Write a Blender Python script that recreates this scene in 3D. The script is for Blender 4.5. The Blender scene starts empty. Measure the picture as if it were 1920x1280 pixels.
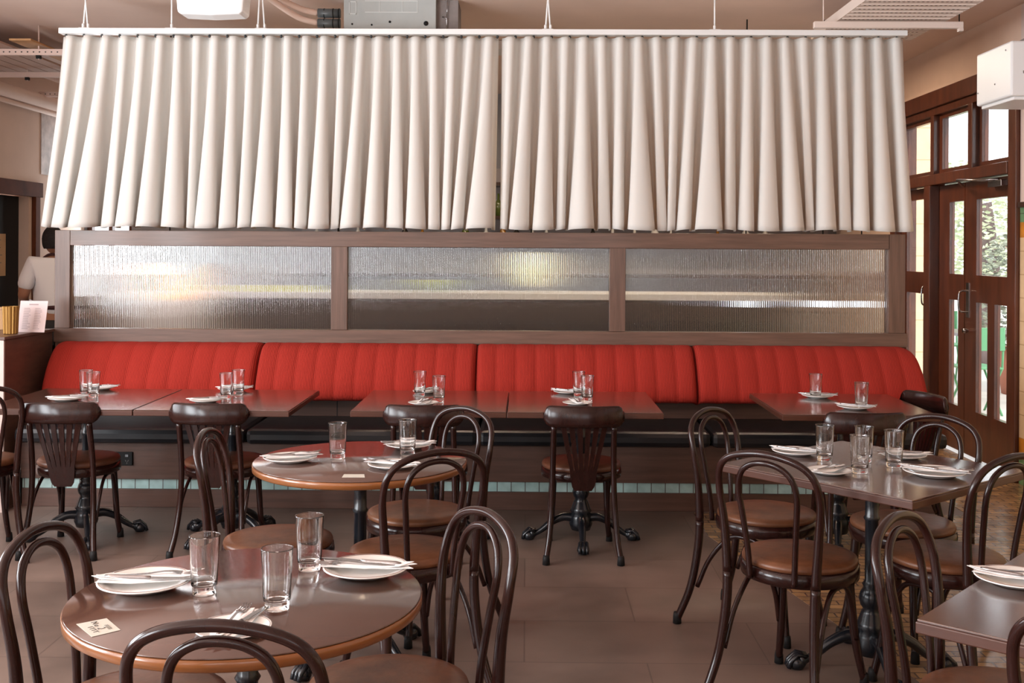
import bpy, math, random
from mathutils import Vector, Matrix
random.seed(7)
S = bpy.context.scene
COL = S.collection
PI = math.pi
# ------------------------------------------------------------------ camera
FPX, PPX, PPY, EYE = 2070.0, 960.0, 465.5, 1.55
ROLL, YAW = 0.0054, math.radians(0.75)
cam_d = bpy.data.cameras.new('camera'); cam = bpy.data.objects.new('camera', cam_d); COL.objects.link(cam)
cam_d.sensor_width = 36.0; cam_d.lens = 36.0 * FPX / 1920.0; cam_d.shift_y = -(640 - PPY) / 1920.0
cam_d.clip_start = 0.05; cam_d.clip_end = 200
cam.matrix_world = Matrix.Translation((0, 0, EYE)) @ Matrix.Rotation(YAW, 4, 'Z') @ Matrix.Rotation(PI / 2, 4, 'X') @ Matrix.Rotation(ROLL, 4, 'Z')
S.camera = cam
def ray(u, v):
    x = (u - PPX) / FPX; y = (PPY - v) / FPX
    a = x - ROLL * y; b = y + ROLL * x
    c, s = math.cos(YAW), math.sin(YAW)
    return Vector((a * c - s, a * s + c, b))
def on_z(u, v, z):
    r = ray(u, v); t = (z - EYE) / r.z
    return Vector((r.x * t, r.y * t, z))
def on_y(u, v, y):
    r = ray(u, v); t = y / r.y
    return Vector((r.x * t, y, EYE + r.z * t))
# ------------------------------------------------------------------ world, sun, window light, exposure
S.view_settings.view_transform = 'Standard'; S.view_settings.look = 'None'
S.view_settings.gamma = 1.0; S.view_settings.use_curve_mapping = False
S.view_settings.exposure = 0.14
W = bpy.data.worlds.new('sky'); S.world = W; W.use_nodes = True
wn = W.node_tree.nodes; wn['Background'].inputs[0].default_value = (0.93, 0.96, 1.0, 1); wn['Background'].inputs[1].default_value = 3.0
def sun(rot, e, col, ang):
    d = bpy.data.lights.new('sun', 'SUN'); d.energy = e; d.color = col; d.angle = ang
    o = bpy.data.objects.new('sun', d); COL.objects.link(o); o.rotation_euler = rot
sun((math.radians(52), 0, math.radians(22)), 3.2, (1.0, 0.9, 0.74), 0.01)
def area(name, loc, rot, sx, sy, e, col):
    d = bpy.data.lights.new(name, 'AREA'); d.shape = 'RECTANGLE'; d.size = sx; d.size_y = sy; d.energy = e; d.color = col
    o = bpy.data.objects.new(name, d); COL.objects.link(o); o.location = loc; o.rotation_euler = rot
DAY = (0.90, 0.955, 1.0)
for x, e in ((-3.3, 135), (-1.3, 75), (0.9, 12)):
    area('window_daylight', (x, -2.94, 1.75), (math.radians(104), 0, PI), 1.5, 1.9, e, DAY)
for y, e in ((-0.4, 245), (2.2, 235), (4.6, 120)):
    area('window_daylight', (-4.66, y, 1.8), (0, math.radians(-110), 0), 1.9, 1.6, e, DAY)
area('window_daylight', (-4.5, 11.72, 2.0), (math.radians(-90), 0, 0), 0.45, 1.5, 11, (0.95, 0.97, 1.0))
for x, y, e in ((-2.3, 9.7, 6), (-0.6, 8.9, 34), (1.7, 8.9, 58)):      # fill lamps added to brighten the service side and back of the curtain
    area('added_fill_lamp', (x, y, 3.12), (0, 0, 0), 1.1, 0.25, e, (1.0, 0.76, 0.54))
# ------------------------------------------------------------------ materials
def new_mat(name):
    m = bpy.data.materials.new(name); m.use_nodes = True
    return m, m.node_tree.nodes, m.node_tree.links, m.node_tree.nodes['Principled BSDF']
def mat(name, col, rough=0.5, metal=0.0, coat=0.0, spec=0.5, emit=None, es=1.0, var=0.0, vs=(5, 5, 5), bump=0.0, bs=60, trans=0.0, ior=1.45, sheen=0.0):
    m, n, l, p = new_mat(name)
    p.inputs['Base Color'].default_value = (*col, 1); p.inputs['Roughness'].default_value = rough
    p.inputs['Metallic'].default_value = metal; p.inputs['Coat Weight'].default_value = coat; p.inputs['Coat Roughness'].default_value = 0.12
    p.inputs['Specular IOR Level'].default_value = spec; p.inputs['Transmission Weight'].default_value = trans; p.inputs['IOR'].default_value = ior
    p.inputs['Sheen Weight'].default_value = sheen
    if emit: p.inputs['Emission Color'].default_value = (*emit, 1); p.inputs['Emission Strength'].default_value = es
    if var or bump:
        tc = n.new('ShaderNodeTexCoord'); mp = n.new('ShaderNodeMapping'); mp.inputs['Scale'].default_value = vs
        l.new(tc.outputs['Object'], mp.inputs[0])
        nz = n.new('ShaderNodeTexNoise'); nz.inputs['Scale'].default_value = 1.0; nz.inputs['Detail'].default_value = 6; nz.inputs['Roughness'].default_value = 0.6
        l.new(mp.outputs[0], nz.inputs[0])
        if var:
            r = n.new('ShaderNodeMapRange'); r.inputs['From Min'].default_value = 0.3; r.inputs['From Max'].default_value = 0.7
            r.inputs['To Min'].default_value = 1 - var; r.inputs['To Max'].default_value = 1 + var
            l.new(nz.outputs['Fac'], r.inputs[0])
            mx = n.new('ShaderNodeMix'); mx.data_type = 'RGBA'; mx.blend_type = 'MULTIPLY'; mx.inputs[0].default_value = 1.0
            mx.inputs[6].default_value = (*col, 1); l.new(r.outputs[0], mx.inputs[7]); l.new(mx.outputs[2], p.inputs['Base Color'])
        if bump:
            nb = n.new('ShaderNodeTexNoise'); nb.inputs['Scale'].default_value = bs; nb.inputs['Detail'].default_value = 4
            l.new(tc.outputs['Object'], nb.inputs[0])
            bp = n.new('ShaderNodeBump'); bp.inputs['Strength'].default_value = bump; bp.inputs['Distance'].default_value = 0.01
            l.new(nb.outputs['Fac'], bp.inputs['Height']); l.new(bp.outputs[0], p.inputs['Normal'])
    return m
CHAIR = mat('dark_bentwood', (0.019, 0.0056, 0.0042), 0.2, coat=0.0, spec=.4, var=0.25, vs=(20, 20, 3))
LEATHER = mat('tan_leather', (0.125, 0.047, 0.021), 0.38, spec=.4, var=0.4, vs=(9, 9, 9), bump=0.25, bs=14)
LEATHER_D = mat('brown_leather', (0.10, 0.037, 0.019), 0.42, var=0.3, vs=(9, 9, 9), bump=0.2, bs=14)
TOP = mat('table_laminate', (0.078, 0.033, 0.022), 0.17, coat=0.6, spec=0.8, var=0.12, vs=(2, 20, 2))
EDGE2 = mat('table_edge_dark', (0.062, 0.021, 0.012), 0.32, coat=0.1, var=0.2, vs=(3, 3, 40))
EDGE = mat('table_edge_wood', (0.22, 0.075, 0.020), 0.3, coat=0.4, var=0.25, vs=(3, 3, 40))
IRON = mat('black_iron', (0.008, 0.009, 0.012), 0.25, spec=0.6)
SCREENW = mat('screen_timber', (0.125, 0.068, 0.047), 0.42, var=0.28, vs=(2.5, 8, 40), coat=0.15)
SCREENV = mat('screen_timber_upright', (0.125, 0.068, 0.047), 0.42, var=0.28, vs=(40, 8, 2.5), coat=0.15)
BENCHW = mat('bench_timber', (0.095, 0.046, 0.032), 0.4, var=0.25, vs=(2.5, 8, 40), coat=0.15)
DARKW = mat('dark_timber', (0.045, 0.017, 0.010), 0.35, var=0.3, vs=(2, 2, 12), coat=0.2)
JOINERY = mat('varnished_joinery', (0.10, 0.028, 0.012), 0.3, var=0.35, vs=(14, 14, 3), coat=0.4)
FRAMED = mat('matt_red_brown_frame', (0.10, 0.032, 0.015), 0.75, spec=0.1, var=0.3, vs=(4, 4, 4))
VINYL = mat('black_vinyl', (0.010, 0.010, 0.012), 0.33, bump=0.15, bs=9)
WHITE = mat('white_powder_coat', (0.80, 0.80, 0.79), 0.4)
CERAMIC = mat('white_ceramic', (0.82, 0.81, 0.78), 0.15, coat=0.4)
RIML = mat('rim_line_glaze', (0.22, 0.10, 0.07), 0.2)
PAPER = mat('napkin_paper', (0.86, 0.84, 0.83), 0.85, bump=0.2, bs=30)
STEEL = mat('brushed_steel', (0.36, 0.345, 0.345), 0.25, metal=1.0)
GLASS = mat('clear_glass', (0.98, 0.985, 0.985), 0.0, trans=1.0, ior=1.45)
FLUTE = mat('fluted_glass', (0.95, 0.97, 0.97), 0.02, trans=1.0, ior=1.5)
PLASTER = mat('ceiling_plaster', (0.84, 0.65, 0.56), 0.85, var=0.06, vs=(1, 1, 1))
WALLP = mat('wall_plaster', (0.68, 0.50, 0.40), 0.85, var=0.08, vs=(1.2, 1.2, 1.2))
WALLB = mat('pale_pink_plaster', (0.62, 0.50, 0.46), 0.85, var=0.05, vs=(1.2, 1.2, 1.2))
GREYM = mat('grey_steel_enclosure', (0.40, 0.42, 0.41), 0.5, var=0.1, vs=(3, 3, 3))
GREYD = mat('grey_rendered_block', (0.22, 0.19, 0.18), 0.8, var=0.25, vs=(6, 6, 6))
PVC = mat('grey_pvc', (0.10, 0.115, 0.12), 0.35)
BLACK = mat('matt_black', (0.012, 0.011, 0.011), 0.6, spec=0.25)
KRAFT = mat('kraft_paper', (0.46, 0.28, 0.15), 0.9, var=0.1, vs=(4, 4, 4))
GOLD = mat('ribbed_brass', (0.30, 0.155, 0.035), 0.45, metal=0.5)
MENU = mat('menu_card', (0.62, 0.50, 0.49), 0.8)
INK = mat('grey_ink', (0.13, 0.12, 0.11), 0.9)
CARD = mat('printed_card', (0.56, 0.53, 0.46), 0.7)
GREENP = mat('green_paint', (0.10, 0.32, 0.16), 0.45)
def tiles(name, c1, c2, mortar, bw, bh, ms=0.02, rough=0.25, axis='XZ', bump=0.3, off=0.0, var=0.25, ns=9.0):
    m, n, l, p = new_mat(name)
    tc = n.new('ShaderNodeTexCoord'); sp = n.new('ShaderNodeSeparateXYZ'); cb = n.new('ShaderNodeCombineXYZ')
    l.new(tc.outputs['Object'], sp.inputs[0]); l.new(sp.outputs[axis[0]], cb.inputs[0]); l.new(sp.outputs[axis[1]], cb.inputs[1])
    b = n.new('ShaderNodeTexBrick'); b.offset = off; b.inputs['Scale'].default_value = 1.0
    b.inputs['Brick Width'].default_value = bw; b.inputs['Row Height'].default_value = bh; b.inputs['Mortar Size'].default_value = ms
    b.inputs['Color1'].default_value = (*c1, 1); b.inputs['Color2'].default_value = (*c2, 1); b.inputs['Mortar'].default_value = (*mortar, 1)
    l.new(cb.outputs[0], b.inputs[0])
    nz = n.new('ShaderNodeTexNoise'); nz.inputs['Scale'].default_value = ns; nz.inputs['Detail'].default_value = 6; l.new(tc.outputs['Object'], nz.inputs[0])
    r = n.new('ShaderNodeMapRange'); r.inputs[1].default_value = 0.3; r.inputs[2].default_value = 0.7; r.inputs[3].default_value = 1 - var; r.inputs[4].default_value = 1 + var
    l.new(nz.outputs['Fac'], r.inputs[0])
    mx = n.new('ShaderNodeMix'); mx.data_type = 'RGBA'; mx.blend_type = 'MULTIPLY'; mx.inputs[0].default_value = 1
    l.new(b.outputs['Color'], mx.inputs[6]); l.new(r.outputs[0], mx.inputs[7]); l.new(mx.outputs[2], p.inputs['Base Color'])
    p.inputs['Roughness'].default_value = rough
    bp = n.new('ShaderNodeBump'); bp.inputs['Strength'].default_value = bump; bp.inputs['Distance'].default_value = 0.004
    l.new(nz.outputs['Fac'], bp.inputs['Height']); l.new(bp.outputs[0], p.inputs['Normal'])
    return m
FLOORM = tiles('vinyl_tile_floor', (0.178, 0.122, 0.098), (0.145, 0.100, 0.080), (0.10, 0.068, 0.054), 0.92, 0.46, 0.003, 0.36, 'XY', 0.05, 0.5, 0.32, 2.2)
MOSAIC = tiles('old_mosaic_floor', (0.42, 0.25, 0.115), (0.24, 0.15, 0.085), (0.12, 0.08, 0.06), 0.11, 0.055, 0.004, 0.22, 'XY', 0.8, 0.5, 0.3)
TEAL = tiles('pale_green_tile', (0.40, 0.56, 0.54), (0.34, 0.50, 0.48), (0.12, 0.12, 0.11), 0.083, 0.2, 0.003, 0.15, 'XZ', 0.1)
CREAM = tiles('cream_wall_tile', (0.72, 0.52, 0.32), (0.68, 0.49, 0.30), (0.45, 0.30, 0.16), 0.155, 0.155, 0.003, 0.15, 'YZ', 0.1, 0, 0.08)
CREAMX = tiles('cream_porch_tile', (0.80, 0.64, 0.42), (0.76, 0.60, 0.40), (0.5, 0.34, 0.2), 0.3, 0.3, 0.004, 0.2, 'XZ', 0.1, 0, 0.08)
GREENT = tiles('green_wall_tile', (0.17, 0.34, 0.17), (0.15, 0.30, 0.15), (0.08, 0.12, 0.07), 0.155, 0.2, 0.003, 0.15, 'YZ', 0.1)
AMBERT = tiles('amber_wall_tile', (0.58, 0.24, 0.03), (0.52, 0.20, 0.02), (0.2, 0.1, 0.03), 0.155, 0.2, 0.003, 0.15, 'YZ', 0.1)
# ribbed red upholstery
RED, n, l, p = new_mat('red_ribbed_fabric')
tc = n.new('ShaderNodeTexCoord'); wv = n.new('ShaderNodeTexWave'); wv.wave_type = 'BANDS'; wv.bands_direction = 'X'
wv.inputs['Scale'].default_value = 33; wv.inputs['Distortion'].default_value = 1.2; wv.inputs['Detail'].default_value = 2; wv.inputs['Detail Scale'].default_value = 3
l.new(tc.outputs['Object'], wv.inputs[0])
cr = n.new('ShaderNodeValToRGB'); cr.color_ramp.elements[0].color = (0.24, 0.019, 0.013, 1); cr.color_ramp.elements[1].color = (0.38, 0.032, 0.021, 1)
l.new(wv.outputs['Fac'], cr.inputs[0]); l.new(cr.outputs[0], p.inputs['Base Color'])
bp = n.new('ShaderNodeBump'); bp.inputs['Strength'].default_value = 0.35; bp.inputs['Distance'].default_value = 0.004
l.new(wv.outputs['Fac'], bp.inputs['Height']); l.new(bp.outputs[0], p.inputs['Normal']); p.inputs['Roughness'].default_value = 0.9; p.inputs['Specular IOR Level'].default_value = 0.15
# curtain cloth
CLOTH, n, l, p = new_mat('cream_curtain_cloth')
p.inputs['Base Color'].default_value = (0.80, 0.81, 0.785, 1); p.inputs['Roughness'].default_value = 0.75
tr = n.new('ShaderNodeBsdfTranslucent'); tr.inputs[0].default_value = (0.80, 0.56, 0.34, 1)
ms = n.new('ShaderNodeMixShader'); ms.inputs[0].default_value = 0.28
l.new(p.outputs[0], ms.inputs[1]); l.new(tr.outputs[0], ms.inputs[2]); l.new(ms.outputs[0], n['Material Output'].inputs[0])
def glow(name, col, s): return mat(name, (0.8, 0.8, 0.8), 0.4, emit=col, es=s)
AMBER_G = glow('amber_lamp_glass', (1.0, 0.34, 0.02), 1.5)
CREAM_G = glow('cream_lamp_shade', (1.0, 0.80, 0.38), 1.0)
COOL_G = glow('cool_white_tube', (0.8, 0.88, 1.0), 5.0)
# ------------------------------------------------------------------ mesh tools
class MB:
    def __init__(s): s.v = []; s.f = []; s.sm = []
    def add(s, vs, fs, smooth=False):
        b = len(s.v); s.v += [tuple(v) for v in vs]; s.f += [tuple(i + b for i in f) for f in fs]; s.sm += [smooth] * len(fs); return s
    def box(s, x0, x1, y0, y1, z0, z1, M=None):
        vs = [Vector((x, y, z)) for x in (x0, x1) for y in (y0, y1) for z in (z0, z1)]
        if M: vs = [M @ v for v in vs]
        return s.add(vs, [(0, 1, 3, 2), (4, 6, 7, 5), (0, 4, 5, 1), (2, 3, 7, 6), (0, 2, 6, 4), (1, 5, 7, 3)])
    def prism(s, pts, z0, z1, M=None):
        k = len(pts); vs = [Vector((x, y, z0)) for x, y in pts] + [Vector((x, y, z1)) for x, y in pts]
        if M: vs = [M @ v for v in vs]
        return s.add(vs, [tuple(range(k))[::-1], tuple(range(k, 2 * k))] + [(i, (i + 1) % k, k + (i + 1) % k, k + i) for i in range(k)])
    def lathe(s, prof, seg=32, M=None, c=(0, 0)):
        vs = []; fs = []; k = len(prof)
        for r, z in prof:
            for j in range(seg):
                a = 2 * PI * j / seg; vs.append(Vector((c[0] + r * math.cos(a), c[1] + r * math.sin(a), z)))
        for i in range(k - 1):
            for j in range(seg): fs.append((i * seg + j, i * seg + (j + 1) % seg, (i + 1) * seg + (j + 1) % seg, (i + 1) * seg + j))
        if prof[0][0] > 1e-6: fs.append(tuple(range(seg))[::-1])
        if prof[-1][0] > 1e-6: fs.append(tuple((k - 1) * seg + j for j in range(seg)))
        if M: vs = [M @ v for v in vs]
        return s.add(vs, fs, True)
    def tube(s, pts, r, seg=10, closed=False, flat=1.0):
        pts = [Vector(p) for p in pts]; k = len(pts); rs = r if isinstance(r, (list, tuple)) else [r] * k
        vs = []; fs = []; nrm = None
        for i, p in enumerate(pts):
            if closed: t = pts[(i + 1) % k] - pts[i - 1]
            else: t = pts[min(i + 1, k - 1)] - pts[max(i - 1, 0)]
            t.normalize()
            if nrm is None: nrm = t.cross(Vector((0, 1, 0.01))); nrm = nrm if nrm.length > 0.05 else t.cross(Vector((1, 0, 0)))
            nrm = (nrm - t * nrm.dot(t)).normalized(); bn = t.cross(nrm)
            for j in range(seg):
                a = 2 * PI * j / seg; vs.append(p + (nrm * math.cos(a) + bn * math.sin(a) * flat) * rs[i])
        n = k if closed else k - 1
        for i in range(n):
            for j in range(seg): fs.append((i * seg + j, i * seg + (j + 1) % seg, ((i + 1) % k) * seg + (j + 1) % seg, ((i + 1) % k) * seg + j))
        s.add(vs, fs, True)
        if not closed:
            o_ = len(s.v) - len(vs); s.f += [tuple(o_ + j for j in range(seg))[::-1], tuple(o_ + (k - 1) * seg + j for j in range(seg))]; s.sm += [False, False]
        return s
    def grid(s, fn, nu, nv, smooth=True):
        vs = [fn(i / nu, j / nv) for j in range(nv + 1) for i in range(nu + 1)]
        fs = [(j * (nu + 1) + i, j * (nu + 1) + i + 1, (j + 1) * (nu + 1) + i + 1, (j + 1) * (nu + 1) + i) for j in range(nv) for i in range(nu)]
        return s.add(vs, fs, smooth)
    def build(s, name, m, parent=None, bevel=0.0, fix=True):
        me = bpy.data.meshes.new(name); me.from_pydata(s.v, [], s.f); me.update()
        for p_, sm in zip(me.polygons, s.sm): p_.use_smooth = sm
        me.materials.append(m); o = bpy.data.objects.new(name, me); COL.objects.link(o)
        if parent: o.parent = parent
        if bevel:
            b = o.modifiers.new('bevel', 'BEVEL'); b.width = bevel; b.segments = 2; b.limit_method = 'ANGLE'; b.angle_limit = 0.6
        return o
def cr_(P, n=6):
    P = [Vector(p) for p in P]; Q = [2 * P[0] - P[1]] + P + [2 * P[-1] - P[-2]]; out = []
    for i in range(1, len(Q) - 2):
        p0, p1, p2, p3 = Q[i - 1:i + 3]
        for k in range(n):
            t = k / n; out.append(0.5 * (2 * p1 + (p2 - p0) * t + (2 * p0 - 5 * p1 + 4 * p2 - p3) * t * t + (3 * p1 - p0 - 3 * p2 + p3) * t ** 3))
    out.append(P[-1]); return out
def sym(P): return P + [(-x, y, z) for x, y, z in P[::-1][1:]]
def tag(o, label, cat, group=None):
    o['label'] = label; o['category'] = cat
    if group: o['group'] = group
    return o
def thing(name, label, cat, loc=(0, 0, 0), rz=0.0, group=None):
    o = bpy.data.objects.new(name, None); COL.objects.link(o); o.location = loc; o.rotation_euler = (0, 0, rz); o.empty_display_size = 0.1
    return tag(o, label, cat, group)
def struct(o): o['kind'] = 'structure'; return o
def kids(o): return list(o.children)
def dup(o, label, loc, rz, scale=1.0, cat=None):
    def cp(q, par):
        c = q.copy(); COL.objects.link(c)
        if par: c.parent = par
        for ch in kids(q): cp(ch, c)
        return c
    c = cp(o, None); c['label'] = label; c.location = loc; c.rotation_euler = (0, 0, rz); c.scale = (scale,) * 3
    return c
def part(o, label): o['label'] = label; return o
# ------------------------------------------------------------------ room shell
XL, XR, YB, YF, ZC = -4.75, 3.3, -3.0, 11.8, 3.2
mos = [(1.19, 5.08), (0.99, 6.0), (0.99, 6.5), (2.6, 6.5), (2.6, 11.8), (3.3, 11.8), (3.3, -3.0), (2.9, -3.0), (1.84, 2.0)]
struct(MB().box(XL, XR, YB, YF, -0.12, 0).build('floor', FLOORM))
struct(MB().prism(mos[::-1] if False else mos, 0.0, 0.002).build('floor', MOSAIC))
struct(MB().box(XL - .2, XR + .2, YB - .2, YF + .2, ZC, ZC + 0.15).build('ceiling', PLASTER))
def wall_panels(axis, c0, c1, a0, a1, z1, holes, m, name):
    b = MB()
    def bx(p0, p1, q0, q1):
        if p1 - p0 < 1e-4 or q1 - q0 < 1e-4: return
        if axis == 'x': b.box(c0, c1, p0, p1, q0, q1)
        else: b.box(p0, p1, c0, c1, q0, q1)
    cur = a0
    for h0, h1, g0, g1 in sorted(holes):
        bx(cur, h0, 0, z1); bx(h0, h1, 0, g0); bx(h0, h1, g1, z1); cur = h1
    bx(cur, a1, 0, z1)
    return struct(b.build(name, m))
wall_panels('x', XR, XR + 0.2, YB, YF, ZC, [(7.41, 9.95, 0, 2.83)], WALLP, 'wall_right')
lh = [(y - 0.8, y + 0.8, 0.85, 2.75) for y in (-0.4, 2.2, 4.6)] + [(9.2, 10.62, 0, 2.08)]
wall_panels('x', XL - 0.2, XL, YB, YF, ZC, lh, WALLP, 'wall_left')
wall_panels('y', YB - 0.2, YB, XL, XR, ZC, [(x - 0.75, x + 0.75, 0.8, 2.7) for x in (-3.3, -1.3, 0.9)], WALLP, 'wall_back')
wall_panels('y', YF, YF + 0.2, XL, XR, ZC, [(-4.74, -4.24, 1.2, 2.8)], mat('grey_service_wall', (0.27, 0.27, 0.28), 0.7, var=0.1, vs=(1, 1, 1)), 'wall_front')
k = 0
def window_frame(axis, c, a0, a1, z0, z1, s):
    global k; k += 1
    root = bpy.data.objects.new('window_%d' % k, None); COL.objects.link(root); struct(root)
    f = MB(); t = 0.05
    def bx(p0, p1, q0, q1, d=0.04):
        if axis == 'x': f.box(c - d, c + d, p0, p1, q0, q1)
        else: f.box(p0, p1, c - d, c + d, q0, q1)
    bx(a0, a0 + t, z0, z1); bx(a1 - t, a1, z0, z1); bx(a0 + t, a1 - t, z0, z0 + t); bx(a0 + t, a1 - t, z1 - t, z1)
    m_ = (a0 + a1) / 2; bx(m_ - .02, m_ + .02, z0 + t, z1 - t)
    f.build('window_frame', JOINERY, root)
for y in (-0.4, 2.2, 4.6): window_frame('x', XL - 0.1, y - 0.8, y + 0.8, 0.85, 2.75, 1)
for x in (-3.3, -1.3, 0.9): window_frame('y', YB - 0.1, x - 0.75, x + 0.75, 0.8, 2.7, 1)
window_frame('y', YF + 0.1, -4.74, -4.24, 1.2, 2.8, 1)
# right wall tiling near the door (bands), dado trim
def band(name, m, z0, z1, d=0.012, y0=-3.0, y1=7.40):
    o = MB().box(XR - d, XR, y0, y1, z0, z1).build(name, m); return struct(o)
band('trim_1', GREENT, 0.0, 0.18); band('trim_2', AMBERT, 0.18, 0.31); band('trim_3', CREAM, 0.31, 1.64)
band('trim_4', AMBERT, 1.64, 1.742); band('trim_5', GREENT, 1.742, 1.84); band('trim_6', DARKW, 1.84, 1.875, 0.03)
struct(MB().box(XR - 0.012, XR, -3, 7.40, 1.875, 3.19).build('trim_7', WALLB))
struct(MB().box(XR - 0.03, XR - 0.012, 7.25, 11.8, 2.83, 2.865).build('trim_8', WALLP))
# ------------------------------------------------------------------ entrance joinery in the right wall
XJ = XR + 0.02
def jroot(n): o = bpy.data.objects.new(n, None); COL.objects.link(o); return struct(o)
fr = jroot('trim_9')
f = MB()
f.box(XR - 0.04, XR + 0.16, 7.41, 7.53, 0, 2.83).box(XR - 0.04, XR + 0.16, 9.83, 9.95, 0, 2.83).box(XR - 0.05, XR + 0.16, 7.53, 9.83, 2.70, 2.83)
f.box(XR - 0.02, XR + 0.14, 7.53, 9.83, 2.64, 2.70).box(XR - 0.05, XR + 0.16, 7.53, 9.83, 2.075, 2.16)
f.build('door_frame', JOINERY, fr, 0.006)
f = MB(); f.box(XR - 0.06, XR + 0.07, 8.93, 9.06, 0.0, 2.075); f.build('door_post', JOINERY, fr, 0.008)
def framed(root, y0, y1, z0, z1, panes, name='leaf_frame', x0=XJ, th=0.045, m=JOINERY):
    ys = sorted(set([y0, y1] + [q for p_ in panes for q in p_[:2]])); zs = sorted(set([z0, z1] + [q for p_ in panes for q in p_[2:]]))
    b = MB()
    for i in range(len(ys) - 1):
        for j in range(len(zs) - 1):
            cy, cz = (ys[i] + ys[i + 1]) / 2, (zs[j] + zs[j + 1]) / 2
            if not any(p_[0] < cy < p_[1] and p_[2] < cz < p_[3] for p_ in panes): b.box(x0, x0 + th, ys[i], ys[i + 1], zs[j], zs[j + 1])
    b.build(name, m, root)
    for p_ in panes: MB().box(x0 + th / 2 - .003, x0 + th / 2 + .003, *p_).build('pane', GLASS, root)
tw = jroot('window_8'); framed(tw, 7.53, 9.83, 2.16, 2.64, [(7.58, 8.10, 2.20, 2.605), (8.31, 8.87, 2.20, 2.605), (9.06, 9.72, 2.20, 2.605)], 'window_frame')
MB().box(XR - 0.03, XR + 0.10, 8.16, 8.24, 2.16, 2.64).box(XR - 0.03, XR + 0.10, 8.93, 9.0, 2.16, 2.64).build('mullion', JOINERY, tw, 0.006)
d1 = jroot('door_1'); framed(d1, 7.54, 8.40, 0.02, 2.07, [(7.67, 8.19, 1.37, 1.93), (7.67, 7.87, 0.36, 1.17), (7.99, 8.19, 0.36, 1.17)])
d2 = jroot('door_2'); framed(d2, 8.41, 8.92, 0.02, 2.07, [(8.43, 8.71, 1.37, 1.93), (8.53, 8.71, 0.36, 1.17)])
d3 = jroot('door_3'); framed(d3, 9.07, 9.82, 0.02, 2.07, [(9.12, 9.68, 1.37, 1.98), (9.12, 9.68, 0.36, 1.19)])
def pull(root, y, z, dx=-0.07):
    MB().tube(cr_([(XJ, y, z - .08), (XJ + dx * .8, y, z - .075), (XJ + dx, y, z - .04), (XJ + dx, y, z + .04), (XJ + dx * .8, y, z + .075), (XJ, y, z + .08)]), 0.007).box(XJ - .006, XJ, y - .025, y + .025, z - .12, z + .14).build('door_handle', STEEL, root)
    MB().lathe([(0, -.02), (.018, -.018), (.02, 0), (.012, .02), (.012, .04)], 14, Matrix.Translation((XJ - .02, y, z - .22)) @ Matrix.Rotation(PI / 2, 4, 'Y')).build('door_knob', STEEL, root)
pull(d1, 8.34, 1.17); pull(d3, 9.12, 1.18)
c = MB(); c.box(XJ - .05, XJ, 7.66, 7.88, 2.0, 2.045).build('door_closer', STEEL, d1, 0.004)
MB().tube([(XJ - .03, 7.74, 2.05), (XJ - .2, 8.05, 2.06), (XJ - .04, 8.33, 2.03)], 0.009).build('closer_arm', STEEL, d1)
# left wall door with frame, dark room behind
fl = jroot('trim_10'); f = MB()
f.box(XL - .2, XL + .03, 9.2, 9.3, 0, 2.08).box(XL - .01, XL + .03, 9.1, 10.72, 2.02, 2.16).box(XL - .01, XL + .03, 10.56, 10.66, 0, 2.02).build('door_frame', FRAMED, fl, 0.004)
f = MB(); f.box(XL - .28, XL - .012, 10.50, 10.56, 0, 2.02).build('door_reveal', WALLP, fl)
struct(MB().box(XL - 1.6, XL - .2, 8.9, 9.0, 0, 2.6).box(XL - 1.6, XL - .2, 10.9, 11.0, 0, 2.6).box(XL - 1.7, XL - 1.6, 8.9, 11.0, 0, 2.6).box(XL - 1.7, XL - .2, 8.9, 11.0, 2.6, 2.7).build('wall_passage', WALLP))
d4 = jroot('door_4'); MB().box(XL - .16, XL - .11, 9.3, 10.5, 0.01, 2.02).build('door_leaf', BLACK, d4)
MB().box(XL - .11, XL - .10, 9.35, 10.5, .92, .94).build('push_rail', STEEL, d4)
# right-hand outside: porch wall, pavement, planting, chairs, sign
struct(MB().box(XR + 0.2, 3.80, 10.4, 10.6, -0.1, 3.4).build('wall_porch', CREAMX))
struct(MB().box(XR + 0.2, 30, -10, 45, -0.14, -0.02).build('floor_pavement', mat('pale_pavement', (0.5, 0.48, 0.45), 0.8, var=0.15, vs=(1, 1, 1))))
# ------------------------------------------------------------------ curtain rail and curtains
YS = 7.05
rail = thing('curtain_rail', 'long white curtain rail hung from the ceiling over the timber screen', 'curtain rail')
MB().box(-3.005, 2.41, YS - .02, YS + .055, 2.912, 2.947).build('track', WHITE, rail, 0.003)
for u, kind in ((160, 2), (322, 1), (490, 2), (1027, 2), (1340, 1), (1632, 3)):
    x = on_y(u, 40, YS + .02).x
    if kind == 1: legs = [(x, x)]
    elif kind == 2: legs = [(x - .014, x + .004), (x + .018, x - .002)] if u != 490 else [(x - .022, x - .012), (x + .022, x + .006)]
    else: legs = [(x - .02, x - .06), (x + .02, x + .07)]
    for a, b_ in legs:
        MB().tube([(a, YS + .02, 2.945), (b_, YS + .02 + (b_ - a) * .5, 3.2)], 0.0055, 8).lathe([(0.009, 0), (0.009, .03), (.006, .035)], 10, Matrix.Translation((a, YS + .02, 2.947))).build('hanger_rod', WHITE, rail)
    MB().box(x - .035, x + .035, YS - .005, YS + .045, 2.945, 2.952).build('bracket', WHITE, rail)
for k_ in range(47):
    MB().lathe([(0.004, 0), (0.009, .006), (0.009, .014), (.004, .02)], 8, Matrix.Translation((-2.97 + k_ * .1157, YS + .018, 2.893))).build('glider', mat('black_glider', (.03, .03, .03), .5) if k_ == 0 else bpy.data.materials['black_glider'], rail)
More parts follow.
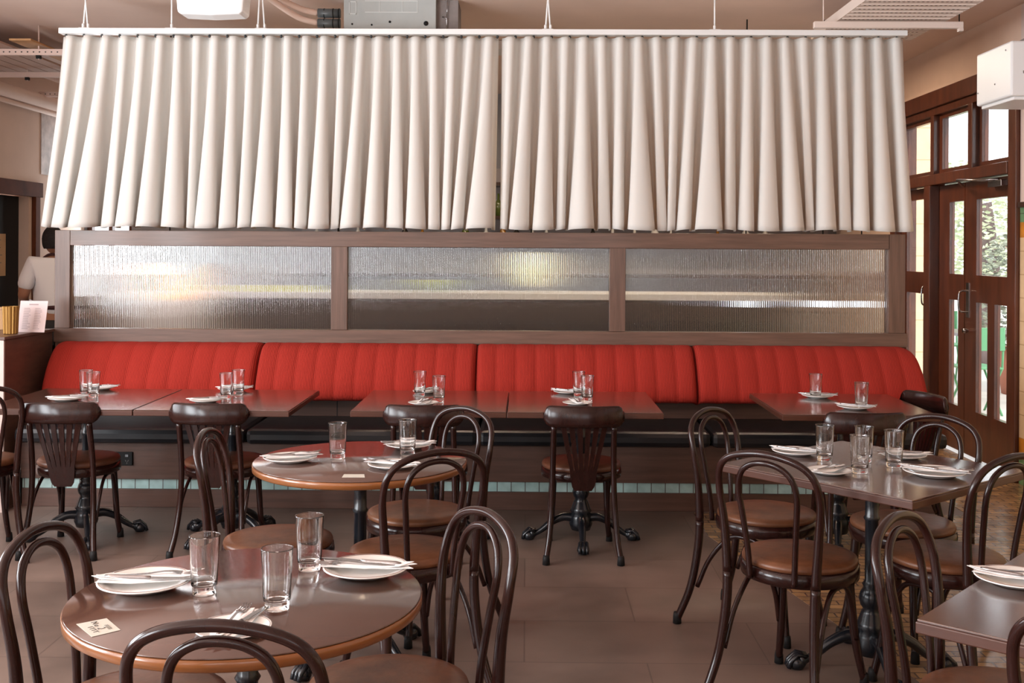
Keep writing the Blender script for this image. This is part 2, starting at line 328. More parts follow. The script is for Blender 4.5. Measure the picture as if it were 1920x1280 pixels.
def curtain(x0, x1, b0, b1, n, seed, lab):
    R = random.Random(seed); w = x1 - x0
    # fold centres: regular at the track, drifting and merging toward the hem
    drift = [0.0] * (n + 1); amp = []
    for i in range(n):
        amp.append((R.uniform(.8, 1.15), R.choice((.35, .8, 1.1, 1.5, 1.9))))
    ws = []
    while len(ws) < n: q = list(R.choice(((.45, .9, 1.65), (.4, 1.25, 1.35), (.7, 1.0, 1.3), (.55, .75, 1.7)))); R.shuffle(q); ws += q
    ws = ws[:n]; cen = [0.0]
    for q in ws: cen.append(cen[-1] + q)
    cen = [q / cen[-1] for q in cen]
    amp = [(R.uniform(.75, 1.15), .25 + 1.0 * q) for q in ws]
    skew = [R.uniform(-.3, .3) for _ in range(n + 2)]
    per = 18; nv = 34
    def fn(s, t):                       # t 0 hem .. 1 track
        q = s * n; i = min(int(q), n - 1); fph = q - i
        g = (1 - t) ** 1.1
        top = x0 + w * s
        cc = cen[i] * (1 - fph) + cen[i + 1] * fph; hem = x0 + w * cc + (b0 - x0) * (1 - cc) ** 3 + (b1 - x1) * cc ** 3
        x = top * (1 - g) + hem * g
        A = (.030 * amp[i][0]) * (1 - g) + (.052 * amp[i][1]) * g
        nx = min(i + 1, n - 1); bl = max(0, (fph - .75) / .5); 
        A2 = (.030 * amp[nx][0]) * (1 - g) + (.052 * amp[nx][1]) * g
        pv = max(i - 1, 0); A0 = (.030 * amp[pv][0]) * (1 - g) + (.052 * amp[pv][1]) * g
        if fph > .75: A = A * (1 - bl) + A2 * bl
        elif fph < .25: bb = (.25 - fph) / .5; A = A * (1 - bb) + A0 * bb
        ph = 2 * PI * fph
        sh_ = abs(math.sin(PI * fph)) ** .9
        y = YS + .02 + A * (.6 * (1 - 2 * sh_) - .6 * math.cos(ph + PI)) + .007 * g * math.sin(2 * ph + skew[i] * 9)
        x += A * (.32 + .5 * skew[i] * g) * math.sin(ph * 2) * .6 - A * .35 * math.sin(ph) * g
        z = 1.672 + (2.9 - 1.672) * t
        if t == 0: z += .006 * math.sin(ph + i) + (.008 if R.random() < 0 else 0)
        return Vector((x, y, z))
    m = MB().grid(fn, n * per, nv)
    o = m.build('curtain', CLOTH); s_ = o.modifiers.new('thick', 'SOLIDIFY'); s_.thickness = 0.0015
    return tag(o, lab, 'curtain', 'cream curtains above the screen')
curtain(-3.0, -0.185, -3.125, -0.205, 24, 3, 'cream pleated curtain hanging from the left half of the rail')
curtain(-0.165, 2.405, -0.17, 2.465, 22, 8, 'cream pleated curtain hanging from the right half of the rail')
# ------------------------------------------------------------------ timber screen with fluted glass
scr = thing('glazed_screen', 'long timber framed screen with three fluted glass panels behind the red bench', 'screen', (0, YS, 0))
def sb(x0, x1, z0, z1, nm, m, y0=0, y1=.07, bev=.002): return MB().box(x0, x1, y0, y1, z0, z1).build(nm, m, scr, bev)
sb(-2.93, 2.31, 1.555, 1.652, 'top_rail', SCREENW); sb(-3.03, 2.425, 0.935, 1.022, 'bottom_rail', SCREENW, -.008)
for a, b_ in ((-3.028, -2.931), (-1.249, -1.146), (.531, .633), (2.303, 2.409)):
    z1 = 1.652 if a < -2.9 or a > 2 else 1.555
    sb(a, b_, 1.023, z1, 'stile', SCREENV)
    sb(a + (.002 if a > -2.9 else 0), b_, 0.0, .934, 'stile', SCREENV, .01)
sb(-3.0, 2.40, .02, .934, 'lower_panel', DARKW, .03, .06)
def flute_panel(x0, x1, z0, z1):
    n = round((x1 - x0) / .0116); w = (x1 - x0) / n; m = MB()
    FS = (0, .02, .06, .13, .24, .37, .5, .63, .76, .87, .94, .98, 1)
    for i in range(n):                                   # each rib is a smooth arc, sharp where ribs meet
        vs = []
        for a in FS:
            d = .0004 + .0012 * math.sqrt(max(0, 1 - (2 * a - 1) ** 2))
            for z in (z0, z1): vs.append((x0 + w * (i + a), .034 - d, z))
        m.add(vs, [(j * 2, j * 2 + 2, j * 2 + 3, j * 2 + 1) for j in range(len(FS) - 1)], True)
    m.add([(x0, .040, z0), (x1, .040, z0), (x1, .040, z1), (x0, .040, z1), (x0, .0336, z0), (x1, .0336, z0), (x1, .0336, z1), (x0, .0336, z1)],
          [(3, 2, 1, 0), (4, 0, 1, 5), (2, 3, 7, 6), (0, 4, 7, 3), (1, 2, 6, 5)])
    return m.build('fluted_glass', FLUTE, scr)
for a, b_ in ((-2.929, -1.251), (-1.144, .529), (.635, 2.301)): flute_panel(a, b_, 1.024, 1.553)
# ------------------------------------------------------------------ banquette
ben = thing('banquette_bench', 'long fixed bench with red channelled backrest and black vinyl seat', 'bench', (0, 6.5, 0))
def prof(t):     # t 0 bottom-rear .. 1 top-rear ; returns (y, z)
    P = [(7.02, .60), (6.80, .605), (6.735, .625), (6.745, .70), (6.80, .80), (6.865, .88), (6.925, .925), (6.99, .942), (7.04, .94)]
    q = t * (len(P) - 1); i = min(int(q), len(P) - 2); f_ = q - i
    return P[i][0] * (1 - f_) + P[i + 1][0] * f_ - 6.5, P[i][1] * (1 - f_) + P[i + 1][1] * f_
PP = cr_([(0, y - 6.5, z) for y, z in [(7.03, .60), (6.80, .603), (6.735, .63), (6.745, .70), (6.80, .80), (6.865, .88), (6.925, .925), (6.99, .942), (7.04, .94)]], 3)
def cushion(x0, x1, nch, rl=False, rr=False):
    w = x1 - x0; NU = nch * 10
    def fn(s, t):
        j = t * (len(PP) - 1); i = min(int(j), len(PP) - 2); q = PP[i].lerp(PP[i + 1], j - i)
        x = x0 + w * s; ch = (s * nch) % 1.0
        d = .010 * (abs(math.sin(PI * ch)) ** .55) - .006
        e = min(s, 1 - s) * w
        edge = max(0, 1 - e / .03); d -= .028 * edge * edge
        z = q.z
        if rr and 1 - s < .12 and t > .5:
            e2 = (1 - s) * w; rr_ = .10
            if e2 < rr_: z -= (rr_ - math.sqrt(max(0, rr_ * rr_ - (rr_ - e2) ** 2))) * (t - .5) * 2 * .9
        if rl and s < .12 and t > .5:
            e2 = s * w; rr_ = .06
            if e2 < rr_: z -= (rr_ - math.sqrt(max(0, rr_ * rr_ - (rr_ - e2) ** 2))) * (t - .5) * 2
        # slight outward lean of the end channels toward the bottom
        if rr: x += .045 * max(0, s - .5) * 2 * (1 - t)
        return Vector((x, q.y - d, z + d * .4))
    m = MB().grid(fn, NU, len(PP) - 1)
    # end caps
    n0 = NU + 1; R_ = len(PP)
    m.f.append(tuple(j * n0 for j in range(R_))); m.sm.append(False)
    m.f.append(tuple(j * n0 + NU for j in range(R_))[::-1]); m.sm.append(False)
    m.f.append(tuple([0] + [NU] + [(R_ - 1) * n0 + NU] + [(R_ - 1) * n0])); m.sm.append(False)
    m.build('back_cushion', RED, ben)
cushion(-2.985, -1.672, 10, rl=True); cushion(-1.668, -.310, 11); cushion(-.306, 1.050, 11); cushion(1.054, 2.425, 11, rr=True)
for a, b_ in ((-3.0, -1.64), (-1.636, -.28), (-.276, 1.08), (1.084, 2.45)):
    MB().box(a, b_, -.08, .50, .395, .485).build('seat_cushion', VINYL, ben, 0.03)
MB().box(-3.0, 2.42, .46, .52, .486, .615).build('back_panel', BENCHW, ben)
MB().box(-3.0, 2.42, .03, .46, .168, .394).build('base_panel', BENCHW, ben, .002)
MB().box(-3.0, 2.42, .05, .46, .108, .167).build('tile_strip', TEAL, ben)
MB().box(-3.0, 2.42, .04, .46, 0.0, .107).build('plinth', BENCHW, ben, .002)
for x in (-1.19, .58):
    MB().box(x - .003, x + .003, .459, .4595, .486, .6).build('panel_joint', BLACK, ben)
# socket
sk = thing('power_outlet', 'black double power outlet on the bench base behind the left chairs', 'power outlet', (on_y(231, 872, 6.53).x, 6.53, .30 - .01))
MB().box(-.058, .058, -.012, 0, -.04, .04).build('face_plate', BLACK, sk, .003)
for s_ in (-1, 1):
    MB().box(s_ * .026 - .009, s_ * .026 + .009, -.016, -.012, .012, .026).build('switch', mat('grey_switch', (.2, .2, .21), .3), sk)
    b = MB()
    for a in (-1, 1): b.box(-.0015, .0015, -.0125, -.0119, -.006, .006, Matrix.Translation((s_ * .026 + a * .007, 0, -.012)) @ Matrix.Rotation(a * .5, 4, 'Y'))
    b.box(s_ * .026 - .0015, s_ * .026 + .0015, -.0125, -.0119, -.031, -.02).build('socket_slots', INK, sk)
# ------------------------------------------------------------------ bentwood chair
def bentwood():
    t = thing('bentwood_chair', '', 'chair', group='dark bentwood chairs with double hoop backs')
    MB().lathe([(0, .452), (.185, .452), (.198, .456), (.2, .466), (.196, .476), (.17, .483), (.1, .487), (0, .488)], 48).build('seat', LEATHER, t)
    MB().lathe([(.196, .405), (.203, .408), (.206, .43), (.203, .452), (.196, .455), (.180, .455), (.180, .405)], 48).build('seat_ring', CHAIR, t)
    full = cr_(sym([(.2, -.298, .02), (.178, -.252, .15), (.165, -.226, .30), (.164, -.217, .43), (.176, -.220, .60), (.187, -.235, .72), (.172, -.255, .80), (.115, -.268, .845), (0, -.275, .864)]), 8)
    i0 = 24; n_ = len(full); rad = lambda z: .0168 - .0046 * min(1, max(0, (z - .45) / .3)) - .002 * max(0, (.3 - z) / .3)
    pts = full[i0:n_ - i0]; MB().tube(pts, [rad(p_.z) for p_ in pts], 12).build('back_hoop', CHAIR, t)
    inn = sym([(.082, -.205, .42), (.088, -.212, .52), (.100, -.228, .64), (.108, -.243, .73), (.092, -.254, .79), (.052, -.261, .822), (0, -.265, .832)])
    MB().tube(cr_(inn, 8), .0105, 12).build('inner_hoop', CHAIR, t)
    for s_ in (-1, 1):
        pts = full[:i0 + 1] if s_ > 0 else full[n_ - i0 - 1:]
        lg = MB().tube(pts, [rad(p_.z) for p_ in pts], 12).build('leg', CHAIR, t)
        MB().lathe([(0, 0), (.018, 0), (.017, .03), (.0145, .045)], 14, Matrix.Translation((s_ * .2, -.3, 0))).build('foot_cap', BLACK, lg)
        pts = cr_([(s_ * .125, .125, .42), (s_ * .132, .134, .3), (s_ * .145, .15, .15), (s_ * .165, .172, .02)], 6)
        lg = MB().tube(pts, [.018 - .005 * i / len(pts) for i in range(len(pts))], 12).build('leg', CHAIR, t)
        MB().lathe([(0, 0), (.017, 0), (.016, .03), (.0135, .045)], 14, Matrix.Translation((s_ * .166, .174, 0))).build('foot_cap', BLACK, lg)
        MB().tube(cr_([(s_ * .172, -.222, .16), (s_ * .165, -.17, .28), (s_ * .155, -.09, .375), (s_ * .155, -.02, .392), (s_ * .153, .05, .372), (s_ * .15, .11, .28), (s_ * .15, .142, .17)], 5), .0095, 10).build('leg_brace', CHAIR, t)
    return t
BW = [
 (-.908, 2.619, 265, 'bentwood chair at the left edge, tucked under the nearest round table'),
 (-.535, 2.262, -4, 'bentwood chair nearest the camera, back hoop in front of the nearest round table'),
 (-.334, 2.717, 119, 'bentwood chair on the right side of the nearest round table'),
 (-2.76, 5.52, 30, 'bentwood chair cut off at the far left edge beside the host stand'),
 (-.911, 4.071, 271, 'bentwood chair seen edge-on, left of the farther round table'),
 (-.444, 4.510, 135, 'bentwood chair behind the farther round table on its right'),
 (-.426, 3.936, 30, 'bentwood chair in front of the farther round table on its right'),
 (.992, 4.553, 231, 'bentwood chair behind the left corner of the set square table'),
 (.971, 3.916, 320, 'bentwood chair in front of the left side of the set square table'),
 (1.497, 4.400, 129, 'bentwood chair behind the right side of the set square table'),
 (1.161, 2.673, 231, 'bentwood chair with its hoop at the left corner of the cut-off square table'),
 (1.488, 3.934, 32, 'bentwood chair at the right edge, in front of the set square table'),
 (1.27, 2.24, 315, 'bentwood chair hoop cut off in the bottom right corner')]
bw = bentwood()
for i, (x, y, a, lab) in enumerate(BW):
    if i == 0: bw.location = (x, y, 0.002); bw.rotation_euler = (0, 0, math.radians(a)); bw['label'] = lab
    else: dup(bw, lab, (x, y, 0.002), math.radians(a))
# ------------------------------------------------------------------ fan-back chair
def fanback():
    t = thing('fan_back_chair', '', 'chair', group='dark fan back chairs at the bench tables')
    MB().lathe([(0, .425), (.185, .425), (.2, .43), (.204, .442), (.198, .455), (.16, .462), (0, .466)], 48).build('seat', LEATHER_D, t)
    MB().lathe([(.196, .382), (.205, .385), (.208, .405), (.204, .427), (.19, .43), (.182, .43), (.182, .382)], 48).build('seat_ring', CHAIR, t)
    # curved top rail
    b = MB()
    def bend(x): return -.292 + 1.2 * x * x
    N = 28; sect = [(0, 0), (.004, .018), (0, .022), (0, .036), (-.012, .094), (-.004, .103), (.010, .104), (.018, .094), (.022, .02), (.018, 0)]
    def fn(s, q):
        x = -.2 + .40 * s; e = abs(2 * s - 1); i = int(round(q * len(sect))) % len(sect); y, z = sect[i]
        cut = max(0, e - .82) / .18; zt = z - .052 * (1 - math.sqrt(max(0, 1 - cut ** 2))) * 1.0 if z > .05 else z + .034 * (cut ** 2)
        return Vector((x, bend(x) - y * .9, .673 + zt))
    b.grid(fn, N, len(sect)); n0 = N + 1
    b.f.append(tuple(j * n0 for j in range(len(sect)))); b.sm.append(False); b.f.append(tuple(j * n0 + N for j in range(len(sect)))[::-1]); b.sm.append(False)
    b.build('top_rail', CHAIR, t)
    # fan splat: five slats rising from a shared tongue
    b = MB()
    def P3(x, z):
        k_ = (z - .36) / .31; return Vector((x, -.215 + .0 - .075 * k_ + 1.2 * x * x * k_, z))
    def slat(pts_l, pts_r, th=.009):
        vs = []
        for (xl, zl), (xr, zr) in zip(pts_l, pts_r):
            a, c_ = P3(xl, zl), P3(xr, zr); vs += [a, c_, c_ + Vector((0, th, 0)), a + Vector((0, th, 0))]
        fs = []
        for i in range(len(pts_l) - 1):
            for j in range(4): fs.append((i * 4 + j, i * 4 + (j + 1) % 4, i * 4 + 4 + (j + 1) % 4, i * 4 + 4 + j))
        fs += [(0, 3, 2, 1), tuple(range(len(vs) - 4, len(vs)))]
        b.add(vs, fs)
    slat([(-.042, .345), (-.055, .365), (-.062, .40), (-.068, .45)], [(.042, .345), (.055, .365), (.062, .40), (.068, .45)])
    for i in range(6):
        f0 = (i - 3) / 6 * .136; f1 = (i - 2) / 6 * .136; g0 = (i - 3) / 6 * .245; g1 = (i - 2) / 6 * .245
        slat([(f0 + .001, .449), ((f0 * .6 + g0 * .4) + .004, .54), (g0 + .007, .676)], [(f1 - .001, .449), ((f1 * .6 + g1 * .4) - .004, .54), (g1 - .007, .676)])
    b.build('fan_splat', CHAIR, t)
    for s_ in (-1, 1):
        pts = cr_([(s_ * .148, -.262, .68), (s_ * .150, -.225, .52), (s_ * .152, -.212, .40), (s_ * .157, -.22, .26), (s_ * .168, -.25, .12), (s_ * .183, -.285, .02)], 6)
        lg = MB().tube(pts, .0145, 12).build('leg', CHAIR, t)
        MB().lathe([(0, 0), (.019, 0), (.017, .03), (.0145, .045)], 14, Matrix.Translation((s_ * .183, -.287, 0))).build('foot_cap', BLACK, lg)
        pts = cr_([(s_ * .135, .12, .39), (s_ * .140, .13, .28), (s_ * .147, .142, .13), (s_ * .158, .16, .02)], 6)
        lg = MB().tube(pts, [.0175 - .004 * i / len(pts) for i in range(len(pts))], 12).build('leg', CHAIR, t)
        MB().lathe([(0, 0), (.018, 0), (.016, .03), (.014, .045)], 14, Matrix.Translation((s_ * .159, .162, 0))).build('foot_cap', BLACK, lg)
        MB().tube(cr_([(s_ * .168, -.215, .17), (s_ * .165, -.16, .28), (s_ * .158, -.08, .36), (s_ * .158, 0, .372), (s_ * .155, .06, .35), (s_ * .15, .11, .26), (s_ * .15, .135, .17)], 5), .0085, 10).build('leg_brace', CHAIR, t)
    return t
FB = [(-2.315, 5.70, 1, 'fan back chair at the leftmost bench table'),
 (-1.555, 5.70, -3, 'fan back chair at the second bench table from the left'),
 (-.504, 5.70, 0, 'fan back chair at the bench table behind the farther round table'),
 (.288, 5.70, 0, 'fan back chair alone in the middle, at the fourth bench table'),
 (1.625, 5.55, 0, 'fan back chair behind the set square table, facing the rightmost bench table'),
 (1.905, 5.92, 105, 'fan back chair turned sideways at the right end of the rightmost bench table')]
fb = fanback()
for i, (x, y, a, lab) in enumerate(FB):
    z = .002
    if i == 0: fb.location = (x, y, z); fb.rotation_euler = (0, 0, math.radians(a)); fb['label'] = lab
    else: dup(fb, lab, (x, y, z), math.radians(a))
# ------------------------------------------------------------------ tables
def iron_base(t, rz=0.0, ornate=True, nf=4, reach=.27, slim=False):
    r = .017 if slim else .024
    pr_ = [(0, .055), (.05, .058), (.062, .09), (.058, .13), (.05, .15), (.058, .16), (.05, .175), (.038, .21), (.03, .225), (.04, .24), (.046, .262), (.04, .285), (.028, .305), (.034, .315), (r, .33), (r, .55), (r + .006, .56), (r, .57), (r, .70), (r + .02, .712), (r + .03, .718)]
    MB().lathe(pr_, 24).build('column', IRON, t)
    MB().box(-.16, .16, -.02, .02, .708, .719).box(-.02, .02, -.16, .16, .7081, .7189).build('mounting_plate', IRON, t)
    for i in range(nf):
        a = rz + 2 * PI * i / nf; d = Vector((math.cos(a), math.sin(a), 0))
        pts = cr_([d * .03 + Vector((0, 0, .12)), d * .09 + Vector((0, 0, .125)), d * .15 + Vector((0, 0, .10)), d * .20 + Vector((0, 0, .06)), d * .235 + Vector((0, 0, .038)), d * reach + Vector((0, 0, .032))], 5)
        n_ = len(pts); rr = [.026 - .012 * min(1, j / n_ * 1.4) for j in range(n_)]
        for j in range(n_ - 5, n_): rr[j] = .016 + .012 * math.sin(PI * (j - n_ + 5) / 4.6)
        m = MB().tube(pts, rr, 12)
        M = Matrix.Translation(d * (reach + .004)); m.lathe([(0, 0.0), (.024, .003), (.032, .018), (.030, .034), (.02, .048), (0, .054)], 16, M)
        q = Vector((-d.y, d.x, 0))
        for k_ in (-1, 0, 1): m.tube([d * (reach - .03) + q * .012 * k_ + Vector((0, 0, .05)), d * (reach + .005) + q * .017 * k_ + Vector((0, 0, .057)), d * (reach + .032) + q * .019 * k_ + Vector((0, 0, .03)), d * (reach + .038) + q * .018 * k_ + Vector((0, 0, .008))], .009, 8)
        m.build('claw_foot', IRON, t)
def round_table(x, y, lab, rz, slim=False):
    t = thing('round_table', lab, 'table', (x, y, 0), 0, 'round wooden cafe tables')
    MB().lathe([(0, .7455), (.396, .7455), (.3985, .748), (.3965, .75), (0, .75)], 96).build('table_top', TOP, t)
    part(MB().lathe([(0, .719), (.392, .719), (.3995, .724), (.4, .735), (.4, .7445), (.398, .7454), (0, .7454)], 96).build('edge_band', EDGE, t), 'orange brown wooden edge')
    iron_base(t, rz, slim=slim)
round_table(-.637, 2.535, 'nearest round brown table with three place settings and a small printed card', .35)
round_table(-.622, 4.160, 'farther round brown table with two glasses, in front of the bench', .9)
def sq_table(cx, cy, w, d, rz, lab, name='square_table', grp='square wooden cafe tables', brz=PI / 4, sz=1.0):
    t = thing(name, lab, 'table', (cx, cy, 0), rz, grp); t.scale = (1, 1, sz)
    MB().box(-w / 2 + .003, w / 2 - .003, -d / 2 + .003, d / 2 - .003, .7445, .75).build('table_top', TOP, t, .0015)
    MB().box(-w / 2, w / 2, -d / 2, d / 2, .719, .7445).build('edge_band', EDGE2, t, .003)
    iron_base(t, brz)
    return t
sq_table(1.284, 4.105, .79, .79, math.radians(-49.5 + 90), 'square brown table set for four with four glasses', brz=math.radians(-40 + 180))
sq_table(1.406, 2.449, .79, .79, math.radians(49.0), 'square brown table cut off by the right edge of the picture', brz=math.radians(30))
BT = [(-2.343, 5.865, 'leftmost bench table, under two glasses close together'), (-1.562, 5.865, 'second bench table from the left, ending in a free right corner'),
      (-.484, 5.885, 'third bench table, behind the farther round table'), (.297, 5.885, 'fourth bench table, with the middle fan back chair tucked in'),
      (1.655, 5.865, 'rightmost bench table, beside the sideways chair')]
for i, (x, y, lab) in enumerate(BT):
    sq_table(x, y, .777, .81, 0.0, lab, 'bench_table', 'rectangular tables along the bench', brz=math.radians((100, 60, 90, 90, 75)[i]) + (.25 if i == 0 else 0), sz=.738 / .75)
# ------------------------------------------------------------------ tableware prototypes
def mk_plate():
    t = thing('side_plate', '', 'plate', group='white side plates on the tables')
    MB().lathe([(0, .002), (.05, .002), (.056, 0), (.062, .002), (.09, .013), (.1, .0165), (.1005, .0185), (.098, .019), (.088, .0165), (.066, .0075), (.058, .006), (0, .006)], 48).build('dish', CERAMIC, t)
    MB().tube([(.0955 * math.cos(a * PI / 24), .0955 * math.sin(a * PI / 24), .0187) for a in range(48)], .0008, 4, True).build('rim_line', RIML, t)
    return t
def mk_napkin():
    R = random.Random(5); b = MB()
    def leaf(pts, z, curl):
        k_ = len(pts); vs = [Vector((x, y, z + curl * abs(x) ** 2 * 9)) for x, y in pts] + [Vector((x, y, z + .0012 + curl * abs(x) ** 2 * 9)) for x, y in pts]
        b.add(vs, [tuple(range(k_))[::-1], tuple(range(k_, 2 * k_))] + [(i, (i + 1) % k_, k_ + (i + 1) % k_, k_ + i) for i in range(k_)])
    leaf([(-.105, -.022), (-.03, -.034), (.05, -.030), (.112, -.036), (.098, .005), (.118, .030), (.03, .026), (-.05, .030), (-.112, .034), (-.09, .004)], .0, .03)
    leaf([(-.095, -.008), (-.02, -.022), (.06, -.016), (.104, -.01), (.09, .03), (.0, .034), (-.06, .024), (-.118, .012)], .0014, .05)
    leaf([(-.11, .002), (-.04, -.012), (.03, -.006), (.09, .012), (.05, .024), (-.02, .022), (-.08, .03)], .0028, .07)
    o = b.build('napkin', PAPER); return tag(o, '', 'napkin', 'folded white paper napkins')
def mk_fork():
    b = MB()
    def strip(st, z=0.0):
        vs = []
        for x, hw, zz in st: vs += [(x, -hw, zz), (x, hw, zz), (x, hw, zz + .0018), (x, -hw, zz + .0018)]
        fs = []
        for i in range(len(st) - 1):
            for j in range(4): fs.append((i * 4 + j, i * 4 + (j + 1) % 4, i * 4 + 4 + (j + 1) % 4, i * 4 + 4 + j))
        fs += [(3, 2, 1, 0), tuple(range(len(vs) - 4, len(vs)))]
        b.add(vs, fs, False)
    strip([(-.095, .004, .001), (-.088, .0085, .001), (-.06, .0075, .0015), (-.02, .0035, .004), (.02, .0028, .008), (.036, .004, .0075), (.046, .0105, .005), (.056, .0115, .0035)])
    for k_ in range(4):
        y = -.0098 + k_ * .00653
        pts = [(.055, y, .004), (.07, y, .0025), (.085, y, .004), (.098, y, .009)]
        b.tube(pts, [.0018, .0016, .0014, .0009], 6)
    return tag(b.build('fork', STEEL), '', 'fork', 'steel forks laid on the plates')
def mk_knife():
    b = MB(); pts = cr_([(-.1, 0, .004), (-.05, 0, .004), (0, 0, .004)], 4)
    b.tube(pts, [.004, .0062, .006, .0056, .0052, .0048, .0046, .0045, .0042], 10)
    out = [(0, -.0045), (.02, -.0075), (.06, -.0085), (.09, -.006), (.104, .004), (.09, .0055), (.05, .006), (0, .0045)]
    b.prism(out, .0032, .0046)
    return tag(b.build('knife', STEEL), '', 'knife', 'steel table knives laid on the plates')
def mk_glass():
    o = MB().lathe([(0, .0), (.0255, .0), (.027, .002), (.0272, .013), (.0262, .0165), (.0295, .021), (.0305, .03), (.0325, .08), (.0355, .133), (.0357, .135), (.0345, .1355), (.0338, .133), (.0308, .08), (.0285, .032), (.026, .024), (.018, .0195), (0, .0185)], 40).build('water_glass', GLASS)
    return tag(o, '', 'glass', 'clear tumblers on the tables')
PROT = dict(plate=mk_plate(), napkin=mk_napkin(), fork=mk_fork(), knife=mk_knife(), glass=mk_glass())
used = set()
def put(k_, lab, loc, rz, sc=1.0):
    if k_ in used: return dup(PROT[k_], lab, loc, rz, sc)
    used.add(k_); o = PROT[k_]; o['label'] = lab; o.location = loc; o.rotation_euler = (0, 0, rz); o.scale = (sc,) * 3; return o
# u, v (plate centre), width px, cutlery angle, flip, where
PL = [
 (272, 1096, 170, 4, 'at the left of the nearest round table'),
 (437, 1180, 138, 78, 'at the front of the nearest round table'),
 (686, 1070, 158, 172, 'at the right of the nearest round table'),
 (544, 861, 98, 20, 'at the left of the farther round table'),
 (766, 836, 86, 186, 'at the back of the farther round table'),
 (736, 873, 92, 160, 'at the front right of the farther round table'),
 (1492, 848, 84, -28, 'at the back left of the set square table'),
 (1555, 884, 80, 40, 'at the front left of the set square table'),
 (1694, 855, 78, 170, 'at the back right of the set square table'),
 (1752, 888, 106, -32, 'at the front right of the set square table'),
 (1905, 1088, 135, -30, 'on the cut-off square table'),
 (125, 748, 62, 25, 'at the front of the leftmost bench table'),
 (186, 728, 56, 5, 'at the back of the leftmost bench table'),
 (386, 751, 58, 22, 'at the front of the second bench table'),
 (438, 730, 56, 10, 'at the back of the second bench table'),
 (794, 756, 57, 80, 'at the front of the third bench table'),
 (799, 734, 48, 60, 'at the back of the third bench table'),
 (1083, 756, 56, 95, 'at the front of the fourth bench table'),
 (1063, 735, 50, -30, 'at the back of the fourth bench table'),
 (1603, 764, 62, -25, 'at the front of the rightmost bench table'),
 (1533, 743, 56, -15, 'at the back of the rightmost bench table')]
for i, (u, v, w, ang, ph) in enumerate(PL):
    p0 = on_z(u, v, .745 if i > 10 else .757); d = math.hypot(p0.x, p0.y); sc = (w * d / FPX) / .2
    sc = min(max(sc, .75), 1.08); a = math.radians(ang)
    loc = Vector((p0.x, p0.y, .7385 if i > 10 else .7505))
    put('plate', 'white side plate ' + ph, loc, 0, sc)
    cs = max(sc, .9)
    put('napkin', 'folded white napkin on the plate ' + ph, loc + Vector((.004, .004, .0185 * sc)), a + .12, cs)
    nx = Vector((-math.sin(a), math.cos(a), 0)); ux_ = Vector((math.cos(a), math.sin(a), 0))
    put('fork', 'steel fork on the napkin ' + ph, loc + nx * .012 * cs + ux_ * .02 + Vector((0, 0, .0185 * sc + .0045)), a + .10, cs)
    put('knife', 'steel knife on the napkin ' + ph, loc - nx * .013 * cs + ux_ * .016 + Vector((0, 0, .0185 * sc + .0035)), a - .10, cs)
GL = [(383, 1112, 'left glass of the three on the nearest round table'), (519, 1141, 'front glass of the three on the nearest round table'), (580, 1067, 'right glass of the three on the nearest round table'),
 (633, 859, 'left glass of the two on the farther round table'), (764, 852, 'right glass of the two on the farther round table'),
 (1546, 863, 'leftmost glass on the set square table'), (1612, 886, 'front glass in the middle of the set square table'), (1620, 866, 'rear glass in the middle of the set square table'), (1676, 875, 'rightmost glass on the set square table'),
 (161, 740, 'left glass of the pair on the leftmost bench table'), (175, 744, 'right glass of the pair on the leftmost bench table'),
 (424, 746, 'left glass of the pair on the second bench table'), (447, 739, 'right glass of the pair on the second bench table'),
 (787, 742, 'left glass of the pair on the third bench table'), (823, 752, 'right glass of the pair on the third bench table'),
 (1085, 742, 'left glass of the pair on the fourth bench table'), (1101, 751, 'right glass of the pair on the fourth bench table'),
 (1529, 747, 'left glass of the pair on the rightmost bench table'), (1615, 766, 'right glass of the pair on the rightmost bench table')]
for i, (u, v, ph) in enumerate(GL):
    zt = .738 if i > 8 else .75
    p0 = on_z(u, v, zt); put('glass', 'clear tumbler, ' + ph, Vector((p0.x, p0.y, zt + .0002)), random.random() * 6, 1.0)
# printed cards on the round tables
def card(quad, lab, marks=True):
    P = [on_z(u, v, .7505) for u, v in quad]
    t = thing('printed_card', lab, 'card', P[0], 0, 'small printed cards on the round tables')
    P = [p_ - P[0] for p_ in P]; up = Vector((0, 0, .0006))
    MB().add(P + [p_ + up for p_ in P], [(3, 2, 1, 0), (4, 5, 6, 7), (0, 1, 5, 4), (1, 2, 6, 5), (2, 3, 7, 6), (3, 0, 4, 7)]).build('card_sheet', CARD, t)
    def at(s, r): return (P[0] * (1 - s) + P[1] * s) * (1 - r) + (P[3] * (1 - s) + P[2] * s) * r + Vector((0, 0, .0009))
    if marks:
        b = MB(); w = .0009
        def stroke(*q): b.tube([at(*c_) for c_ in q], w, 4, flat=.3)
        x = .12
        for g in ('N', 'o', '2'):
            h0, h1 = .42, .62
            if g == 'N': stroke((h0, x), (h1, x), (h0, x + .13), (h1, x + .13))
            if g == 'o': stroke((h0, x), (h0 + .1, x), (h0 + .1, x + .08), (h0, x + .08), (h0, x))
            if g == '2': stroke((h1, x), (h1 + .04, x + .08), (h0 + .1, x + .1), (h0, x), (h0, x + .12))
            x += .22
        x = .40
        for k_ in range(4): stroke((.18, x), (.34, x)); stroke((.34, x - .03), (.34, x + .07)); x += .12
        for k_ in range(3): stroke((.70 + .05 * k_, .45), (.70 + .05 * k_, .8))
        b.build('printing', INK, t)
    return t
card([(143, 1170), (200, 1159), (226, 1181), (172, 1194)], 'small beige printed card at the left edge of the nearest round table')
card([(645, 889), (683, 889), (684, 895), (641, 895)], 'small card lying flat at the front of the farther round table', False)
